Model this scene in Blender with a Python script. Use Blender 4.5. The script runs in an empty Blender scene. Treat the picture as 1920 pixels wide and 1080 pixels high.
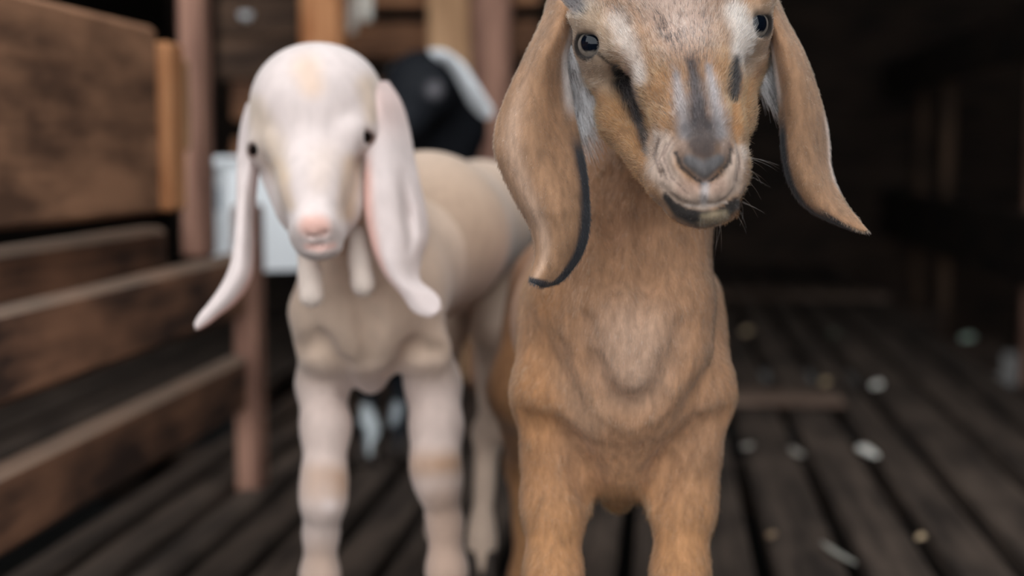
import bpy, math, random
import numpy as np
from mathutils import Vector, Matrix

random.seed(7)
rng = np.random.default_rng(7)
sc = bpy.context.scene
COL = sc.collection

# ------------------------------------------------------------------ camera, light, exposure
FPX = 50.0 / 36.0 * 1920.0          # focal length in pixels of the 1920 px frame
CAMH = 0.47
PITCH = math.atan2(540 - 290, FPX)
YAW = math.atan2(1250 - 960, FPX)
cam_d = bpy.data.cameras.new('camera')
cam_d.lens = 50.0
cam_d.sensor_width = 36.0
cam_d.clip_start = 0.02
cam_d.dof.use_dof = True
cam_d.dof.focus_distance = 0.797
cam_d.dof.aperture_fstop = 3.6
cam = bpy.data.objects.new('camera', cam_d)
COL.objects.link(cam)
cam.location = (0, 0, CAMH)
cam.rotation_euler = (math.pi / 2 - PITCH, 0, YAW)
sc.camera = cam

world = bpy.data.worlds.new('overcast_sky')
sc.world = world
world.use_nodes = True
bg = world.node_tree.nodes['Background']
bg.inputs['Color'].default_value = (0.93, 0.97, 1.0, 1)
bg.inputs['Strength'].default_value = 1.0

sc.view_settings.view_transform = 'Standard'
sc.view_settings.look = 'None'
sc.view_settings.exposure = 1.35
sc.view_settings.gamma = 1.0
sc.view_settings.use_curve_mapping = False
sc.cycles.use_denoising = True
sc.cycles.max_bounces = 8
sc.cycles.transparent_max_bounces = 4

# ------------------------------------------------------------------ helpers: coordinates
CP, SP = math.cos(PITCH), math.sin(PITCH)

def P(px, py, Y):
    """point at distance Y (metres, level) whose picture position is px, py; x right, y away, z up"""
    a = (px - 960) / FPX
    b = (540 - py) / FPX
    s = Y / (CP + b * SP)
    return np.array([a * s, Y, CAMH + s * (-SP + b * CP)])

def Q(px, z, Y):
    """point at distance Y and height z in the column px"""
    dep = Y * CP - (z - CAMH) * SP
    return np.array([(px - 960) / FPX * dep, Y, z])

def proj(p):
    q = p - np.array([0, 0, CAMH])
    fw = q[:, 1] * CP - q[:, 2] * SP
    up = q[:, 1] * SP + q[:, 2] * CP
    return 960 + FPX * q[:, 0] / fw, 540 - FPX * up / fw

CY, SY = math.cos(YAW), math.sin(YAW)

def to_world(p):
    return Vector((p[0] * CY - p[1] * SY, p[0] * SY + p[1] * CY, p[2]))

# ------------------------------------------------------------------ helpers: objects
def props(o, label=None, cat=None, group=None, kind=None):
    if label: o['label'] = label
    if cat: o['category'] = cat
    if group: o['group'] = group
    if kind: o['kind'] = kind
    return o

def empty(name, loc=(0, 0, 0), rz=0.0):
    o = bpy.data.objects.new(name, None)
    o.empty_display_size = 0.05
    COL.objects.link(o)
    o.location = loc
    o.rotation_euler = (0, 0, rz)
    return o

def mesh_obj(name, verts, faces, mat, parent=None, smooth=False, col=None):
    me = bpy.data.meshes.new(name)
    verts = np.asarray(verts, dtype=np.float32)
    if isinstance(faces, np.ndarray):
        n, k = faces.shape
        me.vertices.add(len(verts)); me.vertices.foreach_set('co', verts.ravel())
        me.loops.add(n * k); me.loops.foreach_set('vertex_index', faces.astype(np.int32).ravel())
        me.polygons.add(n)
        me.polygons.foreach_set('loop_start', np.arange(0, n * k, k, dtype=np.int32))
        me.update(calc_edges=True)
        me.validate()
    else:
        me.from_pydata([tuple(map(float, v)) for v in verts], [], faces)
        me.update()
    if smooth:
        me.polygons.foreach_set('use_smooth', np.ones(len(me.polygons), dtype=bool))
    if col is not None:
        a = me.color_attributes.new('Col', 'FLOAT_COLOR', 'POINT')
        c4 = np.ones((len(verts), 4), dtype=np.float32)
        c4[:, :3] = col
        a.data.foreach_set('color', c4.ravel())
    me.materials.append(mat)
    o = bpy.data.objects.new(name, me)
    COL.objects.link(o)
    if parent is not None:
        o.parent = parent
    return o

# ------------------------------------------------------------------ helpers: materials
def lin(r, g=None, b=None):
    if g is None:
        r, g, b = r
    c = np.array([r, g, b], dtype=float) / 255.0
    return np.where(c <= 0.04045, c / 12.92, ((c + 0.055) / 1.055) ** 2.4)

def new_mat(name):
    m = bpy.data.materials.new(name)
    m.use_nodes = True
    nt = m.node_tree
    return m, nt, nt.nodes['Principled BSDF']

def wood(name, axis, dark, light, rough=0.8, bump=0.35, blotch=1.0, spec=0.25, pale_top=0.0):
    m, nt, b = new_mat(name)
    N, L = nt.nodes, nt.links
    tc = N.new('ShaderNodeTexCoord')
    oi = N.new('ShaderNodeObjectInfo')
    add = N.new('ShaderNodeVectorMath'); add.operation = 'ADD'
    mul = N.new('ShaderNodeVectorMath'); mul.operation = 'SCALE'
    cmb = N.new('ShaderNodeCombineXYZ')
    L.new(oi.outputs['Random'], cmb.inputs[0]); L.new(oi.outputs['Random'], cmb.inputs[1]); L.new(oi.outputs['Random'], cmb.inputs[2])
    L.new(cmb.outputs[0], mul.inputs[0]); mul.inputs['Scale'].default_value = 13.7
    L.new(tc.outputs['Object'], add.inputs[0]); L.new(mul.outputs[0], add.inputs[1])
    mp = N.new('ShaderNodeMapping')
    s = [70.0, 70.0, 70.0]; s[axis] = 4.0
    mp.inputs['Scale'].default_value = s
    L.new(add.outputs[0], mp.inputs[0])
    n1 = N.new('ShaderNodeTexNoise'); n1.inputs['Scale'].default_value = 1.0; n1.inputs['Detail'].default_value = 6; n1.inputs['Distortion'].default_value = 0.6
    L.new(mp.outputs[0], n1.inputs['Vector'])
    mp2 = N.new('ShaderNodeMapping')
    s2 = [14.0, 14.0, 14.0]; s2[axis] = 5.0
    mp2.inputs['Scale'].default_value = s2
    L.new(add.outputs[0], mp2.inputs[0])
    n2 = N.new('ShaderNodeTexNoise'); n2.inputs['Scale'].default_value = 1.0; n2.inputs['Detail'].default_value = 4
    L.new(mp2.outputs[0], n2.inputs['Vector'])
    mixf = N.new('ShaderNodeMix'); mixf.data_type = 'FLOAT'
    mixf.inputs[0].default_value = 0.5 * blotch
    L.new(n1.outputs['Fac'], mixf.inputs[2]); L.new(n2.outputs['Fac'], mixf.inputs[3])
    rmp = N.new('ShaderNodeMapRange'); rmp.inputs['From Min'].default_value = 0.40; rmp.inputs['From Max'].default_value = 0.60
    L.new(mixf.outputs[0], rmp.inputs[0])
    mx = N.new('ShaderNodeMix'); mx.data_type = 'RGBA'
    mx.inputs[6].default_value = (*lin(dark), 1); mx.inputs[7].default_value = (*lin(light), 1)
    L.new(rmp.outputs[0], mx.inputs[0])
    # every board a little different
    hv = N.new('ShaderNodeHueSaturation')
    mr = N.new('ShaderNodeMapRange'); mr.inputs['To Min'].default_value = 0.8; mr.inputs['To Max'].default_value = 1.2
    L.new(oi.outputs['Random'], mr.inputs[0]); L.new(mr.outputs[0], hv.inputs['Value'])
    L.new(mx.outputs[2], hv.inputs['Color'])
    if pale_top:  # up-facing faces are mixed towards a paler grey
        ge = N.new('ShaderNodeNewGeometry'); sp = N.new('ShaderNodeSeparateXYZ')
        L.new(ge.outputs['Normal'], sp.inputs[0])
        dr = N.new('ShaderNodeMapRange'); dr.inputs['From Min'].default_value = 0.3; dr.inputs['From Max'].default_value = 0.7; dr.inputs['To Max'].default_value = pale_top
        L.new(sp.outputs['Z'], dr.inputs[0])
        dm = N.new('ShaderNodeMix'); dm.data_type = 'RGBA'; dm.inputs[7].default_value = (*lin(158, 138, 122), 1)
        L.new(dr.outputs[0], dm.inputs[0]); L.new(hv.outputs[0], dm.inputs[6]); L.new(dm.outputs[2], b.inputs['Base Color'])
    else:
        L.new(hv.outputs[0], b.inputs['Base Color'])
    b.inputs['Roughness'].default_value = rough
    b.inputs['Specular IOR Level'].default_value = spec
    bp = N.new('ShaderNodeBump'); bp.inputs['Strength'].default_value = bump; bp.inputs['Distance'].default_value = 0.004
    L.new(n1.outputs['Fac'], bp.inputs['Height']); L.new(bp.outputs[0], b.inputs['Normal'])
    return m

def plain(name, rgb, rough=0.6, spec=0.3, noise=0.0, scale=40.0):
    m, nt, b = new_mat(name)
    b.inputs['Roughness'].default_value = rough
    b.inputs['Specular IOR Level'].default_value = spec
    if noise:
        N, L = nt.nodes, nt.links
        tc = N.new('ShaderNodeTexCoord')
        n = N.new('ShaderNodeTexNoise'); n.inputs['Scale'].default_value = scale; n.inputs['Detail'].default_value = 5
        L.new(tc.outputs['Object'], n.inputs['Vector'])
        mx = N.new('ShaderNodeMix'); mx.data_type = 'RGBA'
        c = lin(rgb)
        mx.inputs[6].default_value = (*(c * (1 - noise)), 1); mx.inputs[7].default_value = (*np.minimum(c * (1 + noise), 1), 1)
        L.new(n.outputs['Fac'], mx.inputs[0]); L.new(mx.outputs[2], b.inputs['Base Color'])
        bp = N.new('ShaderNodeBump'); bp.inputs['Strength'].default_value = 0.3; bp.inputs['Distance'].default_value = 0.003
        L.new(n.outputs['Fac'], bp.inputs['Height']); L.new(bp.outputs[0], b.inputs['Normal'])
    else:
        b.inputs['Base Color'].default_value = (*lin(rgb), 1)
    return m

def coat_mat(name, rough=0.75, bump=0.25, scale=(260, 260, 90), sheen=0.15, vary=(0.78, 1.2)):
    """short animal coat, colour from the mesh's own markings attribute"""
    m, nt, b = new_mat(name)
    N, L = nt.nodes, nt.links
    at = N.new('ShaderNodeAttribute'); at.attribute_name = 'Col'
    tc = N.new('ShaderNodeTexCoord')
    mp = N.new('ShaderNodeMapping'); mp.inputs['Scale'].default_value = scale
    n = N.new('ShaderNodeTexNoise'); n.inputs['Scale'].default_value = 1.0; n.inputs['Detail'].default_value = 4
    L.new(tc.outputs['Object'], mp.inputs[0]); L.new(mp.outputs[0], n.inputs['Vector'])
    mr = N.new('ShaderNodeMapRange'); mr.inputs['To Min'].default_value = vary[0]; mr.inputs['To Max'].default_value = vary[1]
    mr.inputs['From Min'].default_value = 0.3; mr.inputs['From Max'].default_value = 0.7
    L.new(n.outputs['Fac'], mr.inputs[0])
    mu = N.new('ShaderNodeVectorMath'); mu.operation = 'SCALE'
    L.new(at.outputs['Color'], mu.inputs[0]); L.new(mr.outputs[0], mu.inputs['Scale'])
    L.new(mu.outputs[0], b.inputs['Base Color'])
    b.inputs['Roughness'].default_value = rough
    b.inputs['Specular IOR Level'].default_value = 0.2
    b.inputs['Sheen Weight'].default_value = sheen
    bp = N.new('ShaderNodeBump'); bp.inputs['Strength'].default_value = bump; bp.inputs['Distance'].default_value = 0.002
    L.new(n.outputs['Fac'], bp.inputs['Height']); L.new(bp.outputs[0], b.inputs['Normal'])
    return m

def fur_mat(name):
    m = bpy.data.materials.new(name)
    m.use_nodes = True
    nt = m.node_tree; nt.nodes.clear()
    N, L = nt.nodes, nt.links
    out = N.new('ShaderNodeOutputMaterial')
    h = N.new('ShaderNodeBsdfHairPrincipled')
    at = N.new('ShaderNodeAttribute'); at.attribute_name = 'Col'
    L.new(at.outputs['Color'], h.inputs['Color'])
    h.inputs['Roughness'].default_value = 0.45
    h.inputs['Radial Roughness'].default_value = 0.6
    h.inputs['Coat'].default_value = 0.0
    L.new(h.outputs[0], out.inputs['Surface'])
    return m

M = {}
M['board_y'] = wood('weathered_board_lengthwise', 1, (58, 42, 35), (132, 94, 72), blotch=1.5, pale_top=0.5)
M['panel_y'] = wood('blotchy_wide_board', 1, (84, 60, 46), (150, 110, 84), blotch=1.7)
M['board_x'] = wood('weathered_board_crosswise', 0, (92, 62, 46), (168, 120, 88))
M['board_z'] = wood('weathered_board_upright', 2, (98, 68, 58), (160, 120, 102))
M['fresh_z'] = wood('fresh_split_wood_upright', 2, (170, 108, 68), (226, 164, 116))
M['tan_z'] = wood('tan_wood_upright', 2, (150, 112, 80), (202, 160, 122))
M['slat'] = wood('trodden_floor_slat', 1, (46, 38, 33), (84, 71, 62), rough=0.85)
M['slat_x'] = wood('trodden_cross_plank', 0, (84, 66, 56), (128, 106, 92), rough=0.85)
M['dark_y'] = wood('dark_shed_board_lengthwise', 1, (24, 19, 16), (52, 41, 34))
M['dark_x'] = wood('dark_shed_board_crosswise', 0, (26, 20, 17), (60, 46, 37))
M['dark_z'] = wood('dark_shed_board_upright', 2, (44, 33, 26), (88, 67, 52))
M['soil'] = plain('dark_damp_soil', (30, 27, 24), 0.95, 0.1, 0.4, 9.0)
M['white_plastic'] = plain('white_plastic', (246, 248, 250), 0.45, 0.4)
M['eye'] = None

# ------------------------------------------------------------------ boards
def board(name, lo, hi, mat, parent=None, ch=0.003, warp=0.0):
    lo = np.array(lo, float); hi = np.array(hi, float)
    c = (lo + hi) / 2; h = (hi - lo) / 2
    ch = min(ch, h.min() * 0.5)
    vs, idx = [], {}
    for sx in (-1, 1):
        for sy in (-1, 1):
            for sz in (-1, 1):
                s = np.array([sx, sy, sz])
                for ax in range(3):
                    v = s * (h - ch); v[ax] = s[ax] * h[ax]
                    idx[(sx, sy, sz, ax)] = len(vs)
                    vs.append(v)
    fs = []
    def quad(keys):
        q = [idx[k] for k in keys]
        a, b, cc = (np.array(vs[i]) for i in q[:3])
        n = np.cross(b - a, cc - a)
        if np.dot(n, sum(np.array(vs[i]) for i in q)) < 0: q = q[::-1]
        fs.append(q)
    for ax in range(3):
        o1, o2 = [a for a in range(3) if a != ax]
        for s in (-1, 1):
            ks = []
            for (a, b) in ((-1, -1), (1, -1), (1, 1), (-1, 1)):
                k = [0, 0, 0]; k[ax] = s; k[o1] = a; k[o2] = b
                ks.append((*k, ax))
            quad(ks)
        for a in (-1, 1):
            for b in (-1, 1):
                k1 = [0, 0, 0]; k1[ax] = -1; k1[o1] = a; k1[o2] = b
                k2 = list(k1); k2[ax] = 1
                quad([(*k1, o1), (*k2, o1), (*k2, o2), (*k1, o2)])
    for sx in (-1, 1):
        for sy in (-1, 1):
            for sz in (-1, 1):
                quad([(sx, sy, sz, 0), (sx, sy, sz, 1), (sx, sy, sz, 2)])
    o = mesh_obj(name, vs, fs, mat, parent)
    o.location = c
    if warp:
        o.rotation_euler = tuple(random.uniform(-warp, warp) for _ in range(3))
    return o

# ------------------------------------------------------------------ the shed
fl = props(empty('floor'), 'dark slatted wooden floor of the goat shed', 'floor', kind='structure')
x = -0.74
while x < 0.72:
    w = random.uniform(0.046, 0.056) if x < 0.02 else random.uniform(0.064, 0.088)
    g = random.uniform(0.018, 0.023) if x < 0.02 else random.uniform(0.02, 0.027)
    cut = random.uniform(2.2, 4.2)
    zt = random.uniform(-0.004, 0.0)
    for (y0, y1) in ((0.2, cut - 0.004), (cut + 0.004, 6.3)):
        board('floor_slat', (x, y0, -0.03 + zt), (x + w, y1, zt), M['slat'], fl, 0.004)
    x += w + g
for yy in (0.7, 1.5, 2.3, 3.1, 3.9, 4.7, 5.5):
    board('floor_joist', (-2.1, yy, -0.12), (0.9, yy + 0.06, -0.031), M['dark_x'], fl)
# planks nailed across the slats
board('cross_plank', (0.10, 2.66, 0.0), (0.335, 2.80, 0.012), M['slat_x'], fl)
board('cross_plank', (0.12, 4.70, 0.0), (0.72, 4.95, 0.012), M['slat_x'], fl)
# floor of the neighbouring pen
x = -2.2
while x < -0.80:
    board('floor_slat', (x, 0.2, -0.032), (x + 0.075, 6.3, -0.002), M['slat'], fl, 0.004)
    x += 0.1

def flat(name, vs, mat, label, cat):
    o = mesh_obj(name, vs, [[0, 1, 2, 3]], mat)
    return props(o, label, cat, kind='structure')
flat('ground', [(-9, -9, -0.55), (9, -9, -0.55), (9, 9, -0.55), (-9, 9, -0.55)], M['soil'], 'dark soil under the slatted floor', 'ground')

def plank_wall(name, label, axis, fixed, lo, hi, z0, z1, mat, step=0.17):
    r = props(empty(name), label, 'wall', kind='structure')
    z = z0
    while z < z1:
        zz = min(z + step + 0.012, z1)
        dpt = 0.012 * (round((z - z0) / step) % 2)
        if axis == 'x': board('wall_plank', (lo, fixed + dpt, z), (hi, fixed + dpt + 0.025, zz), mat, r)
        else: board('wall_plank', (fixed + dpt, lo, z), (fixed + dpt + 0.025, hi, zz), mat, r)
        z += step
    return r
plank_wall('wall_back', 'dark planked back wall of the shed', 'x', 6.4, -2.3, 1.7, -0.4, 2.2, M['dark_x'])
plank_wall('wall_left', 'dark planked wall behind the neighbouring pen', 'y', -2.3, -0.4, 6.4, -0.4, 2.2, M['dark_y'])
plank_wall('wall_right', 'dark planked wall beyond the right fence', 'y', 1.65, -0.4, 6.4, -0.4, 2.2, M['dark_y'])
cl = props(empty('ceiling'), 'dark boarded roof over the shed', 'ceiling', kind='structure')
x = -2.4
while x < 1.7:
    zr = 2.2 + 0.012 * (round((x + 2.4) / 0.22) % 2)
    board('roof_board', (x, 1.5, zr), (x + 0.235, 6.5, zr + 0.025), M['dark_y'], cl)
    x += 0.22

# ------------------------------------------------------------------ left fence (beside the cream kid)
FX = -0.584
lf = props(empty('pen_fence', (FX, 1.2, 0)), 'brown plank fence of the pen along the left side, with post', 'fence')
def lfb(name, x0, x1, y0, y1, z0, z1, mat, ch=0.004):
    o = board(name, (x0, y0, z0), (x1, y1, z1), mat, None, ch)
    o.parent = lf
    o.location = Vector(o.location) - Vector(lf.location)
    return o
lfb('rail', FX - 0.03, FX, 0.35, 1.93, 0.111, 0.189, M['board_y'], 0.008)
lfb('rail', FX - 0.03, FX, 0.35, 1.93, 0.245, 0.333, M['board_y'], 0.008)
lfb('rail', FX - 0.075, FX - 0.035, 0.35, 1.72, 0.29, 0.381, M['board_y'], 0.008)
lfb('wide_panel', FX - 0.03, FX, 0.30, 1.60, 0.402, 0.616, M['panel_y'], 0.006)
lfb('upright', FX - 0.03, FX + 0.012, 1.605, 1.655, 0.404, 0.60, M['fresh_z'])
lfb('brace', FX - 0.028, FX + 0.004, 1.66, 1.70, 0.475, 0.585, M['tan_z'])
lfb('upright', FX - 0.075, FX - 0.035, 1.18, 1.24, -0.03, 0.33, M['board_z'])
lfb('tall_post', FX - 0.045, FX - 0.012, 1.79, 1.84, 0.335, 2.2, M['board_z'], 0.006)
lfb('gate_post', FX - 0.022, FX + 0.012, 1.935, 1.985, -0.03, 0.40, M['board_z'], 0.005)

# ------------------------------------------------------------------ partition at the back of the pen
bp_ = props(empty('back_partition', (-0.4, 3.0, 0)), 'partition of posts and planks behind the goats', 'fence')
def wx(px, Y):     # world x of a picture column on the plane world y = Y
    return (px - 1250) / FPX * Y
def wz(py, Y):
    return CAMH + (290 - py) / FPX * Y
def bpb(name, px0, px1, Y0, Y1, z0, z1, mat, ch=0.005):
    o = board(name, (wx(px0, Y0), Y0, z0), (wx(px1, Y0), Y1, z1), mat, None, ch)
    o.parent = bp_
    o.location = Vector(o.location) - Vector(bp_.location)
bpb('post', 556, 632, 2.75, 2.83, -0.03, 2.2, M['fresh_z'])
bpb('post', 800, 884, 2.95, 3.04, -0.03, 2.2, M['tan_z'])
bpb('post', 884, 955, 2.9, 2.98, -0.03, 2.2, M['board_z'])
for (a, b) in ((40, 108), (-60, 14), (150, 225), (260, 335), (370, 445)):
    bpb('rail', 420 if a > 120 else 636, 1010, 3.05, 3.08, wz(b, 3.05), wz(a, 3.05), M['board_x'])

M['dim_x'] = wood('dim_brown_board_crosswise', 0, (56, 42, 34), (104, 80, 64))
for (a, b) in ((-90, -14), (-10, 66), (70, 146)):
    bpb('plank', 395, 556, 3.09, 3.115, wz(b, 3.09), wz(a, 3.09), M['dim_x'])

# ------------------------------------------------------------------ right fence
rf = props(empty('side_fence', (0.95, 3.5, 0)), 'dark post and rail fence along the right side of the shed', 'fence')
def rfb(name, x0, x1, y0, y1, z0, z1, mat, ch=0.005):
    o = board(name, (x0, y0, z0), (x1, y1, z1), mat, None, ch)
    o.parent = rf
    o.location = Vector(o.location) - Vector(rf.location)
rfb('rail', 0.92, 0.95, 0.9, 6.3, 0.13, 0.32, M['dark_y'])
rfb('rail', 0.92, 0.95, 0.9, 6.3, 0.72, 0.86, M['dark_y'])
for yy in (0.95, 2.4, 3.9, 5.1, 5.6):
    rfb('post', 0.951, 0.99, yy, yy + 0.05, -0.5, 0.86, M['board_z'] if yy < 4 else M['dark_z'])

# ------------------------------------------------------------------ implicit surfaces for the animals
class Field:
    """smooth union / cut of tapered capsules and ellipsoids"""
    def __init__(self):
        self.ops = []
    def cone(self, a, b, ra, rb, k=0.012, cut=False, tag=''):
        a = np.asarray(a, float); b = np.asarray(b, float)
        ba = b - a; l2 = max(float(ba @ ba), 1e-12)
        def f(p):
            pa = p - a
            t = np.clip((pa @ ba) / l2, 0, 1)
            return np.linalg.norm(pa - t[:, None] * ba, axis=1) - (ra + t * (rb - ra))
        self.ops.append((f, (a + b) / 2, math.sqrt(l2) / 2 + max(ra, rb), k, cut, tag))
    def ell(self, c, r, k=0.012, rot=None, cut=False, tag=''):
        c = np.asarray(c, float); r = np.asarray(r, float)
        R = None if rot is None else np.array(rot)
        def f(p):
            q = p - c
            if R is not None: q = q @ R
            k0 = np.linalg.norm(q / r, axis=1)
            k1 = np.linalg.norm(q / (r * r), axis=1) + 1e-9
            return k0 * (k0 - 1) / k1
        self.ops.append((f, c, float(r.max()), k, cut, tag))
    def chain(self, pts, k=0.012, cut=False, tag=''):
        """pts: list of (xyz, radius)"""
        for (a, ra), (b, rb) in zip(pts[:-1], pts[1:]):
            self.cone(a, b, ra, rb, k, cut, tag)
    def __call__(self, p, tags=None, margin=0.03, cell=0.04):
        p = np.asarray(p, float)
        ops = [o for o in self.ops if tags is None or o[5] in tags]
        cs = np.array([o[1] for o in ops]); rs = np.array([o[2] + o[3] for o in ops]) + margin
        q = np.floor(p / cell).astype(np.int64) + 500
        key = (q[:, 0] * 1000 + q[:, 1]) * 1000 + q[:, 2]
        order = np.argsort(key, kind='stable')
        ks = key[order]
        cuts = np.r_[0, np.flatnonzero(np.diff(ks)) + 1, len(ks)]
        d = np.full(len(p), 0.5)
        for i0, i1 in zip(cuts[:-1], cuts[1:]):
            sel = order[i0:i1]
            pp = p[sel]
            lo = pp.min(0); hi = pp.max(0)
            gap = np.maximum(np.maximum(lo - cs, cs - hi), 0)
            near = np.flatnonzero((gap * gap).sum(1) < rs * rs)
            o = np.full(len(pp), 0.5)
            for j in near:
                f, c, R, k, cut, tag = ops[j]
                e = f(pp)
                if cut:
                    e = -e
                    h = np.clip(0.5 - 0.5 * (e - o) / k, 0, 1)
                    o = e + (o - e) * h + k * h * (1 - h)
                else:
                    h = np.clip(0.5 + 0.5 * (e - o) / k, 0, 1)
                    o = e + (o - e) * h - k * h * (1 - h)
            d[sel] = o
        return d
    def bounds(self):
        lo = np.min([c - R for f, c, R, k, cut, t in self.ops if not cut], axis=0) - 0.02
        hi = np.max([c + R for f, c, R, k, cut, t in self.ops if not cut], axis=0) + 0.02
        return lo, hi

def surface(field, h, S=4):
    """surface nets on a sparse grid"""
    lo, hi = field.bounds()
    H = h * S
    nc = np.ceil((hi - lo) / H).astype(int) + 1
    ax = [lo[i] + H * np.arange(nc[i]) + H / 2 for i in range(3)]
    G = np.stack(np.meshgrid(*ax, indexing='ij'), -1).reshape(-1, 3)
    dc = field(G).reshape(nc)
    near = np.abs(dc) < H * 1.25
    # fine grid, blocks near the surface evaluated exactly
    V = np.repeat(np.repeat(np.repeat(dc, S, 0), S, 1), S, 2).astype(np.float32)
    I = np.argwhere(near)
    off = np.stack(np.meshgrid(*[np.arange(S)] * 3, indexing='ij'), -1).reshape(-1, 3)
    for s in range(0, len(I), 12000):
        idx = (I[s:s + 12000, None, :] * S + off[None]).reshape(-1, 3)
        pts = lo + h * (idx + 0.5)
        V[idx[:, 0], idx[:, 1], idx[:, 2]] = field(pts)
    ins = V < 0
    nx, ny, nz = V.shape
    cnt = np.zeros((nx - 1, ny - 1, nz - 1), np.int8)
    for dx in (0, 1):
        for dy in (0, 1):
            for dz in (0, 1):
                cnt += ins[dx:nx - 1 + dx, dy:ny - 1 + dy, dz:nz - 1 + dz]
    cells = np.argwhere((cnt > 0) & (cnt < 8))
    vid = np.full(cnt.shape, -1, np.int64)
    vid[cells[:, 0], cells[:, 1], cells[:, 2]] = np.arange(len(cells))
    acc = np.zeros((len(cells), 3)); num = np.zeros(len(cells))
    corners = [(a, b, c) for a in (0, 1) for b in (0, 1) for c in (0, 1)]
    for ca in corners:
        for axn in range(3):
            if ca[axn]: continue
            cb = list(ca); cb[axn] = 1
            va = V[cells[:, 0] + ca[0], cells[:, 1] + ca[1], cells[:, 2] + ca[2]]
            vb = V[cells[:, 0] + cb[0], cells[:, 1] + cb[1], cells[:, 2] + cb[2]]
            m = (va < 0) != (vb < 0)
            t = va[m] / (va[m] - vb[m])
            q = np.tile(np.array(ca, float), (m.sum(), 1)); q[:, axn] += t
            acc[m] += q; num[m] += 1
    verts = lo + h * (cells + 0.5 + acc / num[:, None])
    faces = []
    for axn in range(3):
        u, v = (axn + 1) % 3, (axn + 2) % 3
        sl_a = [slice(None)] * 3; sl_b = [slice(None)] * 3
        sl_a[axn] = slice(0, -1); sl_b[axn] = slice(1, None)
        A = ins[tuple(sl_a)]; B = ins[tuple(sl_b)]
        E = np.argwhere(A != B)
        E = E[(E[:, u] > 0) & (E[:, v] > 0) & (E[:, u] < V.shape[u] - 1) & (E[:, v] < V.shape[v] - 1)]
        inside_a = A[E[:, 0], E[:, 1], E[:, 2]]
        q = []
        for (du, dv) in ((-1, -1), (0, -1), (0, 0), (-1, 0)):
            e = E.copy(); e[:, u] += du; e[:, v] += dv
            q.append(vid[e[:, 0], e[:, 1], e[:, 2]])
        q = np.stack(q, 1)
        q[~inside_a] = q[~inside_a][:, ::-1]
        faces.append(q)
    faces = np.concatenate(faces)
    faces = faces[(faces >= 0).all(1)]
    # light smoothing
    for lam in (0.5, 0.5):
        s = np.zeros_like(verts); n = np.zeros(len(verts))
        for a, b in ((0, 1), (1, 2), (2, 3), (3, 0)):
            for i, j in ((a, b), (b, a)):
                s += np.stack([np.bincount(faces[:, i], verts[faces[:, j], c], len(verts)) for c in range(3)], 1)
                n += np.bincount(faces[:, i], minlength=len(verts))
        verts = verts * (1 - lam) + lam * s / np.maximum(n, 1)[:, None]
    return verts, faces

def vnormals(v, f):
    n = np.cross(v[f[:, 2]] - v[f[:, 0]], v[f[:, 3]] - v[f[:, 1]])
    out = np.zeros_like(v)
    for i in range(4):
        for c in range(3):
            out[:, c] += np.bincount(f[:, i], n[:, c], len(v))
    return out / np.maximum(np.linalg.norm(out, axis=1), 1e-12)[:, None]

def vnoise(p, scale, seed=0):
    """smooth value noise 0..1"""
    q = p * scale + seed * 17.31
    i = np.floor(q).astype(np.int64); f = q - i
    f = f * f * (3 - 2 * f)
    def hsh(a, b, c):
        n = (a * 73856093) ^ (b * 19349663) ^ (c * 83492791) ^ (seed * 2654435)
        n = (n ^ (n >> 13)) * 1274126177
        return ((n ^ (n >> 16)) & 0xffff) / 65535.0
    r = 0
    for dx in (0, 1):
        for dy in (0, 1):
            for dz in (0, 1):
                w = (f[:, 0] if dx else 1 - f[:, 0]) * (f[:, 1] if dy else 1 - f[:, 1]) * (f[:, 2] if dz else 1 - f[:, 2])
                r = r + w * hsh(i[:, 0] + dx, i[:, 1] + dy, i[:, 2] + dz)
    return r

def sstep(a, b, x):
    t = np.clip((x - a) / (b - a), 0, 1)
    return t * t * (3 - 2 * t)

def stroke(u, v, pts):
    """distance in radii from a polyline of (u, v, radius): <1 inside"""
    best = np.full(len(u), 1e9)
    if len(pts) == 1: pts = [pts[0], pts[0]]
    for (x0, y0, r0), (x1, y1, r1) in zip(pts[:-1], pts[1:]):
        dx, dy = x1 - x0, y1 - y0
        l2 = max(dx * dx + dy * dy, 1e-9)
        t = np.clip(((u - x0) * dx + (v - y0) * dy) / l2, 0, 1)
        d = np.hypot(u - x0 - t * dx, v - y0 - t * dy) / (r0 + t * (r1 - r0))
        best = np.minimum(best, d)
    return best

def paint(c, d, rgb, soft=0.5, amount=1.0, gate=None):
    w = (1 - sstep(1 - soft, 1 + soft, d)) * amount
    if gate is not None: w = w * gate
    return c * (1 - w[:, None]) + lin(rgb) * w[:, None]

# ------------------------------------------------------------------ ears, eyes, hooves, fur
def spline(pts, n):
    pts = np.asarray(pts, float)
    d = np.r_[0, np.cumsum(np.linalg.norm(np.diff(pts[:, :2], axis=0), axis=1))]
    m = np.gradient(pts, d, axis=0)
    t = np.linspace(0, d[-1], n)
    i = np.clip(np.searchsorted(d, t) - 1, 0, len(d) - 2)
    hh = (d[i + 1] - d[i])[:, None]; s = ((t - d[i])[:, None]) / hh
    h00 = 2 * s**3 - 3 * s**2 + 1; h10 = s**3 - 2 * s**2 + s; h01 = -2 * s**3 + 3 * s**2; h11 = s**3 - s**2
    return h00 * pts[i] + h10 * hh * m[i] + h01 * pts[i + 1] + h11 * hh * m[i + 1]

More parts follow.
